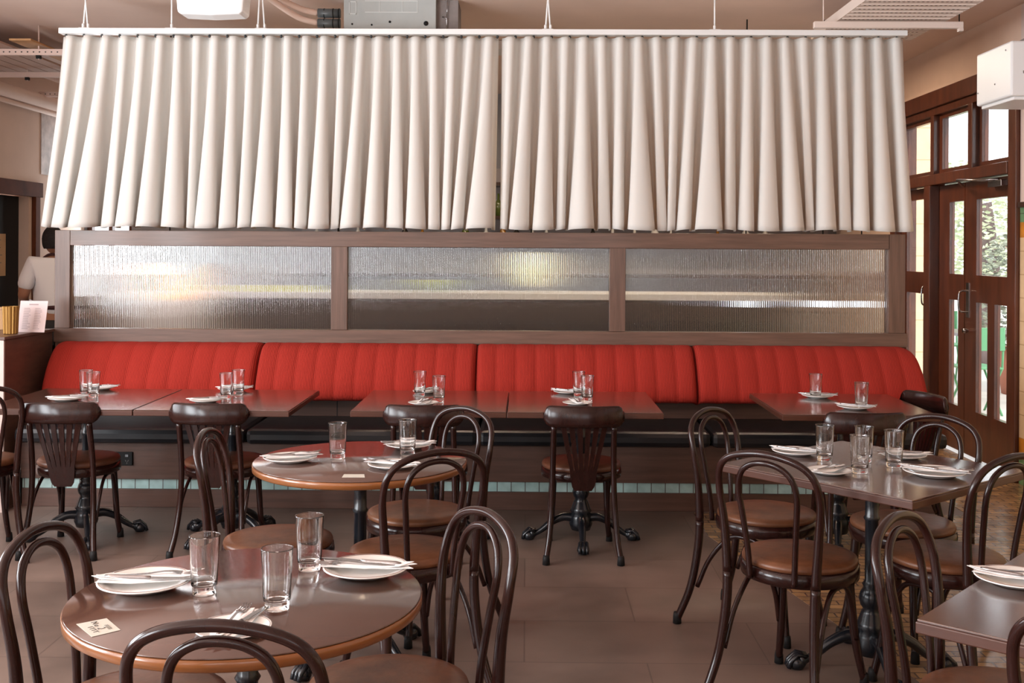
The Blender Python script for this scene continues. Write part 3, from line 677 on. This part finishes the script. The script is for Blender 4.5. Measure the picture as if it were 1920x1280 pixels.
# ------------------------------------------------------------------ host stand at the left with vase and menu
hs = thing('host_stand', 'dark timber host stand at the left end of the bench', 'counter', (-3.6, 6.8, 0))
MB().box(-.75, .565, -.41, .24, 0, 1.0).build('cabinet', BENCHW, hs, .003)
part(MB().box(-.75, .566, -.425, -.411, .0, .999).build('lit_front_panel', WALLB, hs), 'front panel coloured pale pink as if lit')  # daylight on the near timber face is put into this paler colour
MB().box(-.76, .575, -.43, .245, 1.0005, 1.02).build('counter_top', BENCHW, hs, .003)
va = thing('ribbed_vase', 'ribbed golden holder standing on the host stand', 'vase', (on_y(20, 620, 6.6).x, 6.6, 1.0205))
b = MB(); vs = []; fs = []; seg = 60
for k_, (r, z) in enumerate([(0, 0.0), (.036, 0.0), (.040, .003), (.046, .165), (.043, .165), (.037, .008), (0, .008)]):
    for j in range(seg):
        a = 2 * PI * j / seg; rr = r * (1 + (.05 if j % 4 < 2 else -.04)) if 1 < k_ < 4 else r
        vs.append((rr * math.cos(a), rr * math.sin(a), z))
for k_ in range(6):
    for j in range(seg): fs.append((k_ * seg + j, k_ * seg + (j + 1) % seg, (k_ + 1) * seg + (j + 1) % seg, (k_ + 1) * seg + j))
b.add(vs, fs).build('body', GOLD, va)
bxk = thing('kraft_box', 'small kraft box behind the ribbed golden holder', 'box', (on_y(14, 600, 6.95).x, 6.95, 1.0205))
MB().box(-.06, .065, -.04, .04, 0, .125).build('carton', KRAFT, bxk, .002); MB().box(-.063, .068, -.043, .043, .1255, .14).build('lid', KRAFT, bxk, .002)
mn = thing('menu_card', 'pale pink printed menu standing on the host stand', 'menu', (on_y(57, 620, 6.72).x, 6.72, 1.021), math.radians(-6))
M = Matrix.Rotation(math.radians(-13), 4, 'X')
MB().box(-.09, .09, 0, .002, 0, .195, M).build('sheet', MENU, mn)
b = MB()
b.box(-.03, .03, -.0012, -.0004, .168, .176, M)
for c_ in (-.06, .012):
    for r in range(13): b.box(c_, c_ + random.uniform(.03, .052), -.0012, -.0004, .02 + r * .0105, .0235 + r * .0105, M)
b.build('printing', mat('pale_ink', (.36, .29, .29), .9), mn)
MB().box(-.02, .02, .05, .054, 0, .12, Matrix.Rotation(math.radians(8), 4, 'X')).build('easel_back', DARKW, mn)
# ------------------------------------------------------------------ ceiling services
def channel(name, lab, x0, x1, y, z, rods, h=.045, holes=True):
    t = thing(name, lab, 'bracket', (x0, y, z), 0, 'perforated ceiling brackets')
    b = MB(); L = x1 - x0; b.box(0, L, 0, .003, 0, h).box(0, L, .003, .04, 0, .003)
    b.build('channel', mat('pale_strut_paint', (.72, .55, .48), .5) if 'pale_strut_paint' not in bpy.data.materials else bpy.data.materials['pale_strut_paint'], t)
    if holes:
        b = MB(); n_ = int(L / .045)
        for i in range(n_): b.lathe([(0, 0), (.006, 0), (.006, .001), (0, .001)], 10, Matrix.Translation((.02 + i * .045, -.0002, h / 2)) @ Matrix.Rotation(PI / 2, 4, 'X'))
        b.build('hole_row', INK, t)
    for r in rods:
        MB().tube([(r - x0, .02, -.03), (r - x0, .02, ZC - z)], .006, 8).build('threaded_rod', bpy.data.materials['pale_strut_paint'], t)
        MB().box(r - x0 - .015, r - x0 + .015, .004, .036, -.025, -.001).build('clamp', BLACK, t)
    return t
channel('strut_bracket', 'nearest perforated pink bracket hanging at the top left', -4.7, -3.1, 8.2, 2.975, [-3.66])
channel('strut_bracket', 'plain pink bar behind the nearest bracket at top left', -4.7, -3.1, 9.2, 2.965, [-4.2], .04, False)
channel('strut_bracket', 'short farthest perforated bracket at the top left', -4.63, -3.3, 10.4, 2.965, [-4.4])
b = MB(); 
for i in range(7): b.box(-4.68 + i * .12, -4.57 + i * .12, 7.9, 9.6, 3.03, 3.045)
tag(b.build('slatted_tray', mat('pink_slats', (.52, .36, .29), .7)), 'pink slatted tray resting on the top left brackets', 'tray')
tag(MB().box(-3.78, -3.62, 8.0, 9.5, 3.046, 3.06).build('timber_plank', mat('raw_plank', (.50, .27, .12), .7, var=.2, vs=(10, 2, 2))), 'raw timber plank lying across the top left brackets', 'plank')
tag(MB().tube(cr_([(-4.62, 8.6, 2.93), (-4.62, 9.6, 2.93), (-4.62, 10.6, 2.93), (-4.6, 11.7, 2.93)], 4), .06, 16).build('duct_pipe', PLASTER), 'pink painted pipe along the top of the left wall', 'pipe')
tag(MB().tube([(-4.745, 9.3, 2.86), (-4.66, 9.4, 2.85), (-4.66, 11.79, 2.84)], .022, 10).build('conduit_pipe', PLASTER), 'thin pipe below the pink painted pipe', 'pipe')
# perforated tray at right
tr_ = thing('cable_tray', 'wide white perforated cable tray at the top right', 'cable tray', (2.3, 4.6, 3.0))
TRM = mat('pale_tray_steel', (.74, .62, .55), .45)
b = MB(); b.box(-.34, .34, 0, 3.05, 0, .004).box(-.343, -.3395, 0, 3.05, -.001, .06).box(.3395, .343, 0, 3.05, -.001, .06)
for i in range(30): b.box(-.335, .335, i * .1 + .02, i * .1 + .032, -.006, 0)
b.build('tray_bed', TRM, tr_)
b = MB()
for i in range(30):
    for j in range(22): b.box(-.31 + j * .028, -.297 + j * .028, i * .1 + .06, i * .1 + .072, -.0012, -.0004)
b.build('slot_rows', mat('slot_shadow_gap', (.16, .10, .08), .9), tr_)
bar = thing('tray_support_bar', 'pale bar carrying the perforated tray at the top right', 'bracket', (1.8, 6.95, 2.945))
MB().box(0, .93, 0, .04, 0, .04).build('bar', TRM, bar, .002)
MB().box(.905, .93, 0, .04, -.018, 0).build('end_clip', TRM, bar)
for x, m in ((.06, TRM), (.91, BLACK)): MB().tube([(x, .02, .04), (x, .02, .255)], .004, 8).build('threaded_rod', m, bar)
# grey enclosure
en = thing('electrical_enclosure', 'grey steel electrical enclosure above the curtain rail', 'electrical box', (on_y(731, 30, 7.3).x, 7.3, 2.985))
MB().box(-.306, .306, 0, .22, 0, .213).build('housing', GREYM, en, .004)
b = MB(); FM = mat('pale_embossing', (.62, .64, .62), .5)
b.box(-.27, -.222, -.002, -.0002, .11, .115).box(-.27, -.222, -.002, -.0002, .19, .195).box(-.27, -.266, -.002, -.0002, .11, .195).box(-.226, -.222, -.002, -.0002, .11, .195)
b.box(-.165, .185, -.002, -.0002, .122, .126).box(-.165, .185, -.002, -.0002, .197, .201)
for x in (-.07, .08, .18): b.box(x, x + .003, -.002, -.0002, .126, .197)
b.build('embossed_lines', FM, en)
for x, z, r in ((-.25, .045, .006), (-.12, .04, .006), (.0, .06, .008), (.24, .05, .016)):
    MB().lathe([(0, 0), (r, 0), (r, .003), (0, .004)], 14, Matrix.Translation((x, -.0002, z)) @ Matrix.Rotation(PI / 2, 4, 'X')).build('knockout', BLACK, en)
gb = thing('rendered_block', 'grey rendered block beside the steel enclosure', 'block', (on_y(838, 30, 7.34).x, 7.34, 2.985))
MB().box(-.072, .075, 0, .3, 0, .213).build('block', GREYD, gb)
MB().tube([(.0, -.012, .0), (.0, -.012, .09), (-.03, -.012, .10)], .004, 8).tube([(.0, -.012, .1), (.004, -.012, .21)], .003, 8).build('bracket', STEEL, gb)
for k_, (z, pts) in enumerate(((3.115, [(-1.62, 7.0, 3.19), (-1.6, 7.15, 3.16), (-1.5, 7.28, 3.125), (-1.4, 7.35, 3.112)]), (3.045, [(-1.70, 6.95, 3.19), (-1.66, 7.1, 3.15), (-1.52, 7.28, 3.07), (-1.4, 7.35, 3.045)]))):
    t = thing('conduit', ('upper' if k_ == 0 else 'lower') + ' pink conduit with grey couplings beside the steel enclosure', 'conduit')
    MB().tube(cr_(pts, 6), .02, 12).build('pipe', PLASTER, t)
    b = MB().tube([(-1.4, 7.35, pts[-1][2]), (-1.25, 7.36, pts[-1][2])], .031, 16); b.build('coupling', PVC, t)
    for x in (-1.36, -1.30, -1.262): MB().tube([(x, 7.355, pts[-1][2]), (x + .006, 7.355, pts[-1][2])], .033, 16).build('clamp_ring', BLACK, t)
# hanging white unit
hu = thing('ceiling_speaker', 'white rounded box hanging from the ceiling above the rail', 'speaker', (on_y(408, 20, 6.5).x, 6.5, 2.905))
b = MB(); b.prism([(-.19, 0), (-.17, -.012), (0, -.02), (.17, -.012), (.19, 0), (.215, .295), (-.215, .295)], 0, .16, Matrix.Rotation(PI / 2, 4, 'X')); b.build('housing', WHITE, hu, .012)
# wall heater at right
ht = thing('wall_heater', 'white metal heater box fixed high on the right wall', 'heater', (3.06, 6.78, 2.44))
MB().box(-.225, .225, -.27, .23, .02, .345).build('housing', WHITE, ht, .012)
part(MB().box(-.20, .20, -.25, .21, .0, .02).build('outlet_grille', WHITE, ht, .004), 'white underside grille')
for y, z in ((-.2, .3), (-.05, .12), (.2, .1)): MB().lathe([(0, 0), (.005, 0), (.005, .003), (0, .003)], 10, Matrix.Translation((-.2253, y, z)) @ Matrix.Rotation(-PI / 2, 4, 'Y')).build('screw', STEEL, ht)
MB().lathe([(0, 0), (.008, 0), (.008, .003), (0, .003)], 10, Matrix.Translation((-.15, -.2703, .16)) @ Matrix.Rotation(PI / 2, 4, 'X')).build('screw', STEEL, ht)
MB().tube([(-.10, -.1, .345), (-.10, -.1, .36), (.1, -.1, .47), (.235, -.1, .50)], .014, 10).build('mounting_arm', GREYD, ht)
# ------------------------------------------------------------------ left back: paper notices
nt = tag(MB().box(XL - .105, XL - .1, 9.93, 10.22, 1.27, 1.66).build('paper_notice', KRAFT), 'brown paper notice on the dark door at the left', 'notice')
b = MB()
for r in range(5): b.box(XL - .0999, XL - .0992, 9.98, 10.08 + .08 * random.random(), 1.6 - r * .07, 1.606 - r * .07)
b.build('handwriting', INK, nt)
ps = tag(MB().box(XL + .001, XL + .008, 10.72, 11.25, 2.25, 2.85).build('wall_poster', mat('marbled_paper', (.55, .47, .44), .6, var=.35, vs=(6, 6, 6))), 'pale marbled poster high on the left wall', 'poster')
# ------------------------------------------------------------------ service room behind the screen
for i, (x, y) in enumerate(((-2.3, 9.7), (-0.6, 8.9), (1.7, 8.9))):
    t = thing('added_lamp_housing', ('leftmost', 'middle', 'rightmost')[i] + ' flat ceiling lamp added to brighten the service side of the screen', 'lamp', (x, y, 3.13), 0, 'added fill lamps behind the screen')
    MB().box(-.58, .58, -.15, .15, 0, .068).build('housing', WHITE, t, .003)  # housings for the added fill lamps, unseen above the screen
ct = thing('service_counter', 'dark counter with pale top seen blurred through the fluted glass', 'counter', (-.2, 9.6, 0))
MB().box(-2.6, 2.4, -.3, .3, 0, 1.0995).build('carcass', mat('charcoal_counter_front', (.018, .018, .02), .5, spec=.3), ct); MB().box(-2.63, 2.43, -.33, .33, 1.1205, 1.17).build('worktop', mat('pale_stone', (.62, .62, .6), .3), ct)
wc = thing('stone_plinth', 'bright white block blurred in the left fluted panel', 'plinth', (-2.93, 9.0, 0))
MB().box(-.34, .34, -.2, .2, 0, 1.18).build('block', mat('white_stone', (.7, .7, .69), .4), wc, .01)
sh = thing('bottle_shelf', 'dark wall shelves of glassware behind the fluted glass', 'shelf', (.2, 11.6, 0))
for z in (1.25, 1.55, 1.85, 2.2): MB().box(-2.6, 3.0, -.17, .17, z, z + .035).build('shelf_board', DARKW, sh)
MB().box(-2.6, 3.0, .171, .19, .9, 2.4).build('back_board', mat('grey_back_board', (.36, .33, .33), .5), sh)
R = random.Random(11); cols = [mat('bottle_%s' % n_, c_, .08, trans=.0, coat=.6) for n_, c_ in (('olive', (.10, .13, .03)), ('clear', (.55, .56, .55)), ('amber', (.30, .13, .02)), ('black', (.02, .02, .02)), ('white', (.7, .7, .68)))]
n_b = 0
for z, pl in ((1.285, 'lowest'), (1.585, 'second'), (1.885, 'third')):
    x = -2.2
    while x < 2.8:
        h = R.uniform(.16, .24); r = R.uniform(.03, .042)
        o = MB().lathe([(0, 0), (r, 0), (r, h * .6), (r * .4, h * .75), (r * .35, h), (0, h)], 14).build('bottle', R.choice(cols)); o.location = (x, 11.55, z)
        tag(o, 'bottle on the %s wall shelf behind the fluted glass' % pl, 'bottle', 'bottles on the %s shelf behind the screen' % pl); x += R.uniform(.14, .5)
def pendant(u, v, y, r, m, lab, sq=1.0):
    p0 = on_y(u, v, y); t = thing('pendant_lamp', lab, 'lamp', p0, 0, 'pendant lamps behind the screen')
    MB().lathe([(0, -r * sq)] + [(r * math.sin(PI * i / 14), -r * sq * math.cos(PI * i / 14)) for i in range(1, 14)] + [(0, r * sq)], 28).build('shade', m, t)
    MB().tube([(0, 0, r * sq), (0, 0, ZC - p0.z)], .006, 6).build('flex', BLACK, t)
pendant(318, 528, 8.6, .15, AMBER_G, 'glowing amber globe lamp blurred in the left fluted panel')
pendant(996, 505, 9.0, .13, CREAM_G, 'glowing cream lamp blurred in the middle fluted panel', 1.1)
for u, w, lab in ((1400, .04, 'short cool white light tube, leftmost of three in the right fluted panel'), (1545, .065, 'long cool white light tube in the middle of the right fluted panel'), (1618, .03, 'short cool white light tube, rightmost in the right fluted panel')):
    p0 = on_y(u, 570, 7.9); t = thing('light_tube', lab, 'light', p0, 0, 'light tubes behind the screen')
    MB().tube([(-w, 0, 0), (w, 0, 0)], .022, 10).build('tube', COOL_G, t); MB().box(-w - .02, w + .02, .023, .05, -.02, .02).build('fitting', WHITE, t)
    MB().tube([(0, .04, .02), (0, .04, ZC - p0.z)], .005, 6).build('flex', BLACK, t)
p0 = on_y(805, 585, 9.5)
bo = tag(MB().lathe([(0, 0), (.05, 0), (.17, .09), (.175, .1), (.16, .1), (.045, .012), (0, .012)], 32).build('fruit_bowl', mat('lime_glaze', (.55, .62, .04), .3)), 'lime green bowl on the counter behind the middle fluted panel', 'bowl'); bo.location = (p0.x, 9.5, 1.1705)
bo = tag(MB().lathe([(0, 0), (.05, 0), (.1, .1), (.07, .2), (.05, .24), (0, .24)], 24).build('white_jug', CERAMIC), 'white jug on the counter, right of the lime green bowl', 'jug'); bo.location = (p0.x + .95, 9.5, 1.1705)
bo = tag(MB().box(-.42, .42, -.12, .12, 0, .05).build('serving_tray', mat('yellow_green_tray', (.50, .50, .03), .4)), 'yellow green tray on the counter behind the left fluted panel', 'tray', None); bo.location = (-2.25, 9.45, 1.1705)
# ------------------------------------------------------------------ the person
def person():
    t = thing('person', 'person with dark hair in a white short sleeved shirt and dark apron, seen from behind', 'person', (-4.03, 9.35, 0), math.radians(38))
    J = {'pel': ((0, 0, .93), .15), 'waist': ((0, .0, 1.08), .135), 'chest': ((0, .0, 1.27), .165), 'neckb': ((0, -.01, 1.43), .075), 'neck': ((0, .01, 1.49), .055),
         'shL': ((-.17, -.01, 1.39), .075), 'elL': ((-.235, .02, 1.13), .048), 'wrL': ((-.16, .24, 1.06), .032), 'hnL': ((-.12, .31, 1.06), .034),
         'shR': ((.17, -.01, 1.39), .075), 'elR': ((.235, .02, 1.13), .048), 'wrR': ((.16, .24, 1.06), .032), 'hnR': ((.12, .31, 1.06), .034),
         'hipL': ((-.09, 0, .86), .10), 'knL': ((-.10, .02, .48), .06), 'anL': ((-.10, -.02, .09), .042), 'toL': ((-.11, .13, .04), .035),
         'hipR': ((.09, 0, .86), .10), 'knR': ((.10, .02, .48), .06), 'anR': ((.10, -.02, .09), .042), 'toR': ((.11, .13, .04), .035)}
    E = [('pel', 'waist'), ('waist', 'chest'), ('chest', 'neckb'), ('neckb', 'neck')]
    for s_ in 'LR': E += [('chest', 'sh' + s_), ('sh' + s_, 'el' + s_), ('el' + s_, 'wr' + s_), ('wr' + s_, 'hn' + s_), ('pel', 'hip' + s_), ('hip' + s_, 'kn' + s_), ('kn' + s_, 'an' + s_), ('an' + s_, 'to' + s_)]
    # fingers
    for s_, sg in (('L', -1), ('R', 1)):
        hx, hy, hz = J['hn' + s_][0]
        for k_, L in enumerate((.055, .068, .064, .05)):
            a = (hx + sg * (.022 - .015 * k_), hy + .03, hz); bq = (a[0] - sg * .01, a[1] + L * .6, a[2] - .012); cq = (bq[0] - sg * .005, bq[1] + L * .4, bq[2] - .03)
            J['f%s%da' % (s_, k_)] = (a, .009); J['f%s%db' % (s_, k_)] = (bq, .008); J['f%s%dc' % (s_, k_)] = (cq, .007)
            E += [('hn' + s_, 'f%s%da' % (s_, k_)), ('f%s%da' % (s_, k_), 'f%s%db' % (s_, k_)), ('f%s%db' % (s_, k_), 'f%s%dc' % (s_, k_))]
        J['t' + s_] = ((hx - sg * .035, hy + .015, hz + .01), .009); J['t' + s_ + 'b'] = ((hx - sg * .045, hy + .045, hz), .008); E += [('hn' + s_, 't' + s_), ('t' + s_, 't' + s_ + 'b')]
    names = list(J); idx = {n_: i for i, n_ in enumerate(names)}
    def skin(nm, keep, scale, m, par, first, sub=2):
        ks = [n_ for n_ in names if n_ in keep]; ii = {n_: i for i, n_ in enumerate(ks)}
        me = bpy.data.meshes.new(nm); me.from_pydata([J[n_][0] for n_ in ks], [(ii[a], ii[b_]) for a, b_ in E if a in ii and b_ in ii], [])
        o = bpy.data.objects.new(nm, me); COL.objects.link(o); o.parent = par; me.materials.append(m)
        sk_ = o.modifiers.new('skin', 'SKIN'); sk_.use_smooth_shade = True
        for i, n_ in enumerate(ks):
            r = J[n_][1] * scale if not isinstance(scale, dict) else J[n_][1] * scale.get(n_, 1.1); me.skin_vertices[0].data[i].radius = (r, r * .8 if n_ in ('pel', 'waist', 'chest') else r)
            me.skin_vertices[0].data[i].use_root = (n_ == first)
        sb_ = o.modifiers.new('sub', 'SUBSURF'); sb_.levels = sub; sb_.render_levels = sub
        return o
    SKIN = mat('skin', (.36, .17, .10), .5); SHIRT = mat('white_shirt_cloth', (.80, .79, .80), .8, bump=.5, bs=7); HAIR = mat('dark_hair', (.012, .009, .008), .7, bump=1, bs=80)
    skin('body', set(names), 1.0, SKIN, t, 'pel')
    keep = {'pel', 'waist', 'chest', 'neckb', 'shL', 'shR', 'elL', 'elR'}
    J2 = dict(J); J['elL'] = ((-.232, .012, 1.17), .055); J['elR'] = ((.232, .012, 1.17), .055); J['neckb'] = ((0, -.01, 1.44), .06)
    skin('shirt', keep, {k_: 1.22 for k_ in keep} | {'neckb': 1.45, 'elL': 1.25, 'elR': 1.25}, SHIRT, t, 'chest')
    J.update(J2)
    keep = {'pel', 'hipL', 'hipR', 'knL', 'knR', 'anL', 'anR'}
    skin('trousers', keep, 1.2, mat('dark_trousers', (.02, .02, .022), .8), t, 'pel')
    # head
    b = MB(); cz = 1.60
    def hd(s, q):
        a = 2 * PI * s; ph = PI * q; r = math.sin(ph); x = .074 * r * math.cos(a); y = .092 * r * math.sin(a); z = -.115 * math.cos(ph)
        if z < 0: x *= 1 - .28 * (-z / .115); y = y * (1 - .12 * (-z / .115)) + .012 * (-z / .115)
        if y > .07 and abs(x) < .014 and -.03 < z < .012: y += .016
        return Vector((x, y + .02, z + cz))
    b.grid(hd, 32, 22)
    for s_ in (-1, 1):
        b.lathe([(0, -.006), (.018, -.004), (.02, .002), (.012, .006), (0, .004)], 12, Matrix.Translation((s_ * .074, .012, cz - .005)) @ Matrix.Rotation(PI / 2, 4, 'Y') @ Matrix.Scale(1.5, 4, (1, 0, 0)))
    b.build('head', SKIN, t)
    b = MB()
    for s_ in (-1, 1): b.lathe([(0, -.005), (.01, 0), (0, .005)], 10, Matrix.Translation((s_ * .03, .108, cz + .01)) @ Matrix.Rotation(PI / 2, 4, 'X'))
    b.tube([(-.022, .104, cz - .055), (0, .11, cz - .056), (.022, .104, cz - .055)], .004, 6); b.build('face_features', INK, t)
    b = MB()
    def hair(s, q):
        a = 2 * PI * s; ph = PI * (.30 + .70 * q) if math.sin(a) < .35 else PI * (.52 + .48 * q)
        r = math.sin(ph); n_ = 1.12 + .03 * math.sin(9 * a) * math.sin(7 * ph)
        return Vector((.076 * n_ * r * math.cos(a), .095 * n_ * r * math.sin(a) + .016, -.122 * math.cos(ph) * 1.03 + cz))
    b.grid(hair, 40, 16); b.build('hair', HAIR, t)
    AP = mat('dark_apron', (.045, .012, .012), .8)
    b = MB(); b.tube([(.135 * math.cos(a * PI / 12), .115 * math.sin(a * PI / 12), 1.03) for a in range(24)], .02, 8, True, 1.2)
    b.tube(cr_([(-.07, .02, 1.45), (-.05, -.055, 1.475), (0, -.08, 1.48), (.05, -.055, 1.475), (.07, .02, 1.45)], 4), .011, 8)
    b.build('apron_straps', AP, t)
    b = MB()
    def apf(s, q):
        a = -PI * .15 + PI * 1.3 * s; z = .45 + .62 * q; r = 1.15 + .1 * (1 - q)
        return Vector((.165 * r * math.cos(a), .145 * r * math.sin(a), z))
    b.grid(apf, 24, 8); o = b.build('apron', AP, t); s2 = o.modifiers.new('thick', 'SOLIDIFY'); s2.thickness = .004
person()
# ------------------------------------------------------------------ outside the entrance
def tree(x, y, lab, h=4.5, cr0=1.5, seed=1, m=None):
    t = thing('street_tree', lab, 'tree', (x, y, -.02), 0, 'trees beyond the entrance')
    MB().tube(cr_([(0, 0, 0), (.05, 0, 1.2), (-.04, .03, 2.2), (.03, 0, h - 1)], 5), [.14 - .004 * i for i in range(16)], 12).build('trunk', mat('bark_%d' % seed, (.16, .12, .12), .9, var=.3, vs=(20, 20, 4)), t)
    R = random.Random(seed); b = MB()
    for i in range(3200):
        a = R.uniform(0, 2 * PI); r = cr0 * math.sqrt(R.random()); z = R.uniform(h * .38, h)
        p_ = Vector((r * math.cos(a), r * math.sin(a), z)); M = Matrix.Translation(p_) @ Matrix.Rotation(R.uniform(0, 6), 4, 'Z') @ Matrix.Rotation(R.uniform(0, 3), 4, 'X')
        q = .05; b.add([M @ Vector((-q, 0, 0)), M @ Vector((0, -q * .5, .01)), M @ Vector((q, 0, 0)), M @ Vector((0, q * .5, .01))], [(0, 1, 2, 3)])
    b.build('foliage', m, t)
LF = mat('street_leaves', (.55, .62, .42), .6, var=.4, vs=(8, 8, 8))
tree(6.15, 14.8, 'trunk and leaves of the tree seen through the upper door pane', 2.75, 1.3, 2, LF)
tree(8.9, 22, 'pale leafy tree farther down the street', 3.2, 1.6, 4, LF)
bs = thing('potted_shrub', 'bushy grey green shrub beyond the upper door pane', 'shrub', (5.55, 12.2, -.02))
MB().lathe([(0, 0), (.3, 0), (.36, .5), (.3, .5), (.28, .42), (0, .42)], 24).build('pot', mat('terracotta', (.35, .12, .07), .8), bs)
R = random.Random(9); b = MB()
for i in range(2600):
    a = R.uniform(0, 2 * PI); z = R.uniform(.45, 1.75); r = .62 * math.sin(PI * (z - .3) / 1.6) ** .5 * math.sqrt(R.random()) if z < 1.85 else .1
    M = Matrix.Translation((r * math.cos(a), r * math.sin(a), z)) @ Matrix.Rotation(R.uniform(0, 6), 4, 'Z') @ Matrix.Rotation(R.uniform(0, 3), 4, 'X'); q = .04
    b.add([M @ Vector((-q, 0, 0)), M @ Vector((0, -q * .5, .01)), M @ Vector((q, 0, 0)), M @ Vector((0, q * .5, .01))], [(0, 1, 2, 3)])
b.build('foliage', mat('shrub_leaves', (.30, .34, .27), .6, var=.5, vs=(8, 8, 8)), bs)
sg = thing('shop_sign', 'red lettering on a pale shopfront across the street', 'sign', (8.3, 19.2, 1.55))
MB().box(-.55, .55, 0, .03, 0, .32).build('sign_board', mat('pale_signboard', (.75, .72, .72), .6), sg)
cu = bpy.data.curves.new('lettering', 'FONT'); cu.body = 'DENTAL'; cu.size = .26; cu.extrude = .004; cu.align_x = 'CENTER'
tx = bpy.data.objects.new('lettering', cu); COL.objects.link(tx); dg = bpy.context.evaluated_depsgraph_get()
me = bpy.data.meshes.new_from_object(tx.evaluated_get(dg)); bpy.data.objects.remove(tx)
lt = bpy.data.objects.new('lettering', me); COL.objects.link(lt); me.materials.clear(); me.materials.append(mat('red_lettering', (.6, .03, .03), .5)); lt.parent = sg; lt.location = (0, -.006, .06); lt.rotation_euler = (PI / 2, 0, 0)
MB().tube([(-.4, .02, -1.57), (-.4, .02, 0)], .03, 8).tube([(.4, .02, -1.57), (.4, .02, 0)], .03, 8).build('post', GREYD, sg)
tb = thing('street_table', 'dark topped outdoor table with green legs outside the entrance', 'table', (4.75, 11.6, -.02))
MB().box(-.35, .35, -.35, .35, .70, .73).build('table_top', DARKW, tb, .004)
for sx in (-1, 1):
    for sy in (-1, 1): MB().tube([(sx * .3, sy * .3, 0), (sx * .28, sy * .28, .70)], .014, 8).build('leg', GREENP, tb)
def gchair(x, y, rz, lab):
    t = thing('folding_chair', lab, 'chair', (x, y, -.02), rz, 'green outdoor chairs')
    MB().box(-.19, .19, -.19, .19, .44, .46).build('seat', GREENP, t, .004)
    MB().box(-.19, .19, -.215, -.2, .62, .84).build('backrest', GREENP, t, .004)
    for sx in (-1, 1):
        MB().tube([(sx * .18, -.21, .84), (sx * .18, -.18, .45), (sx * .19, .17, 0)], .011, 8).build('leg', GREENP, t)
        MB().tube([(sx * .165, .16, .45), (sx * .17, -.2, 0)], .011, 8).build('leg', GREENP, t)
gchair(4.35, 10.75, 0.1, 'green folding chair nearest the entrance doors outside'); gchair(5.0, 13.3, 2.9, 'green folding chair beyond the outdoor table')
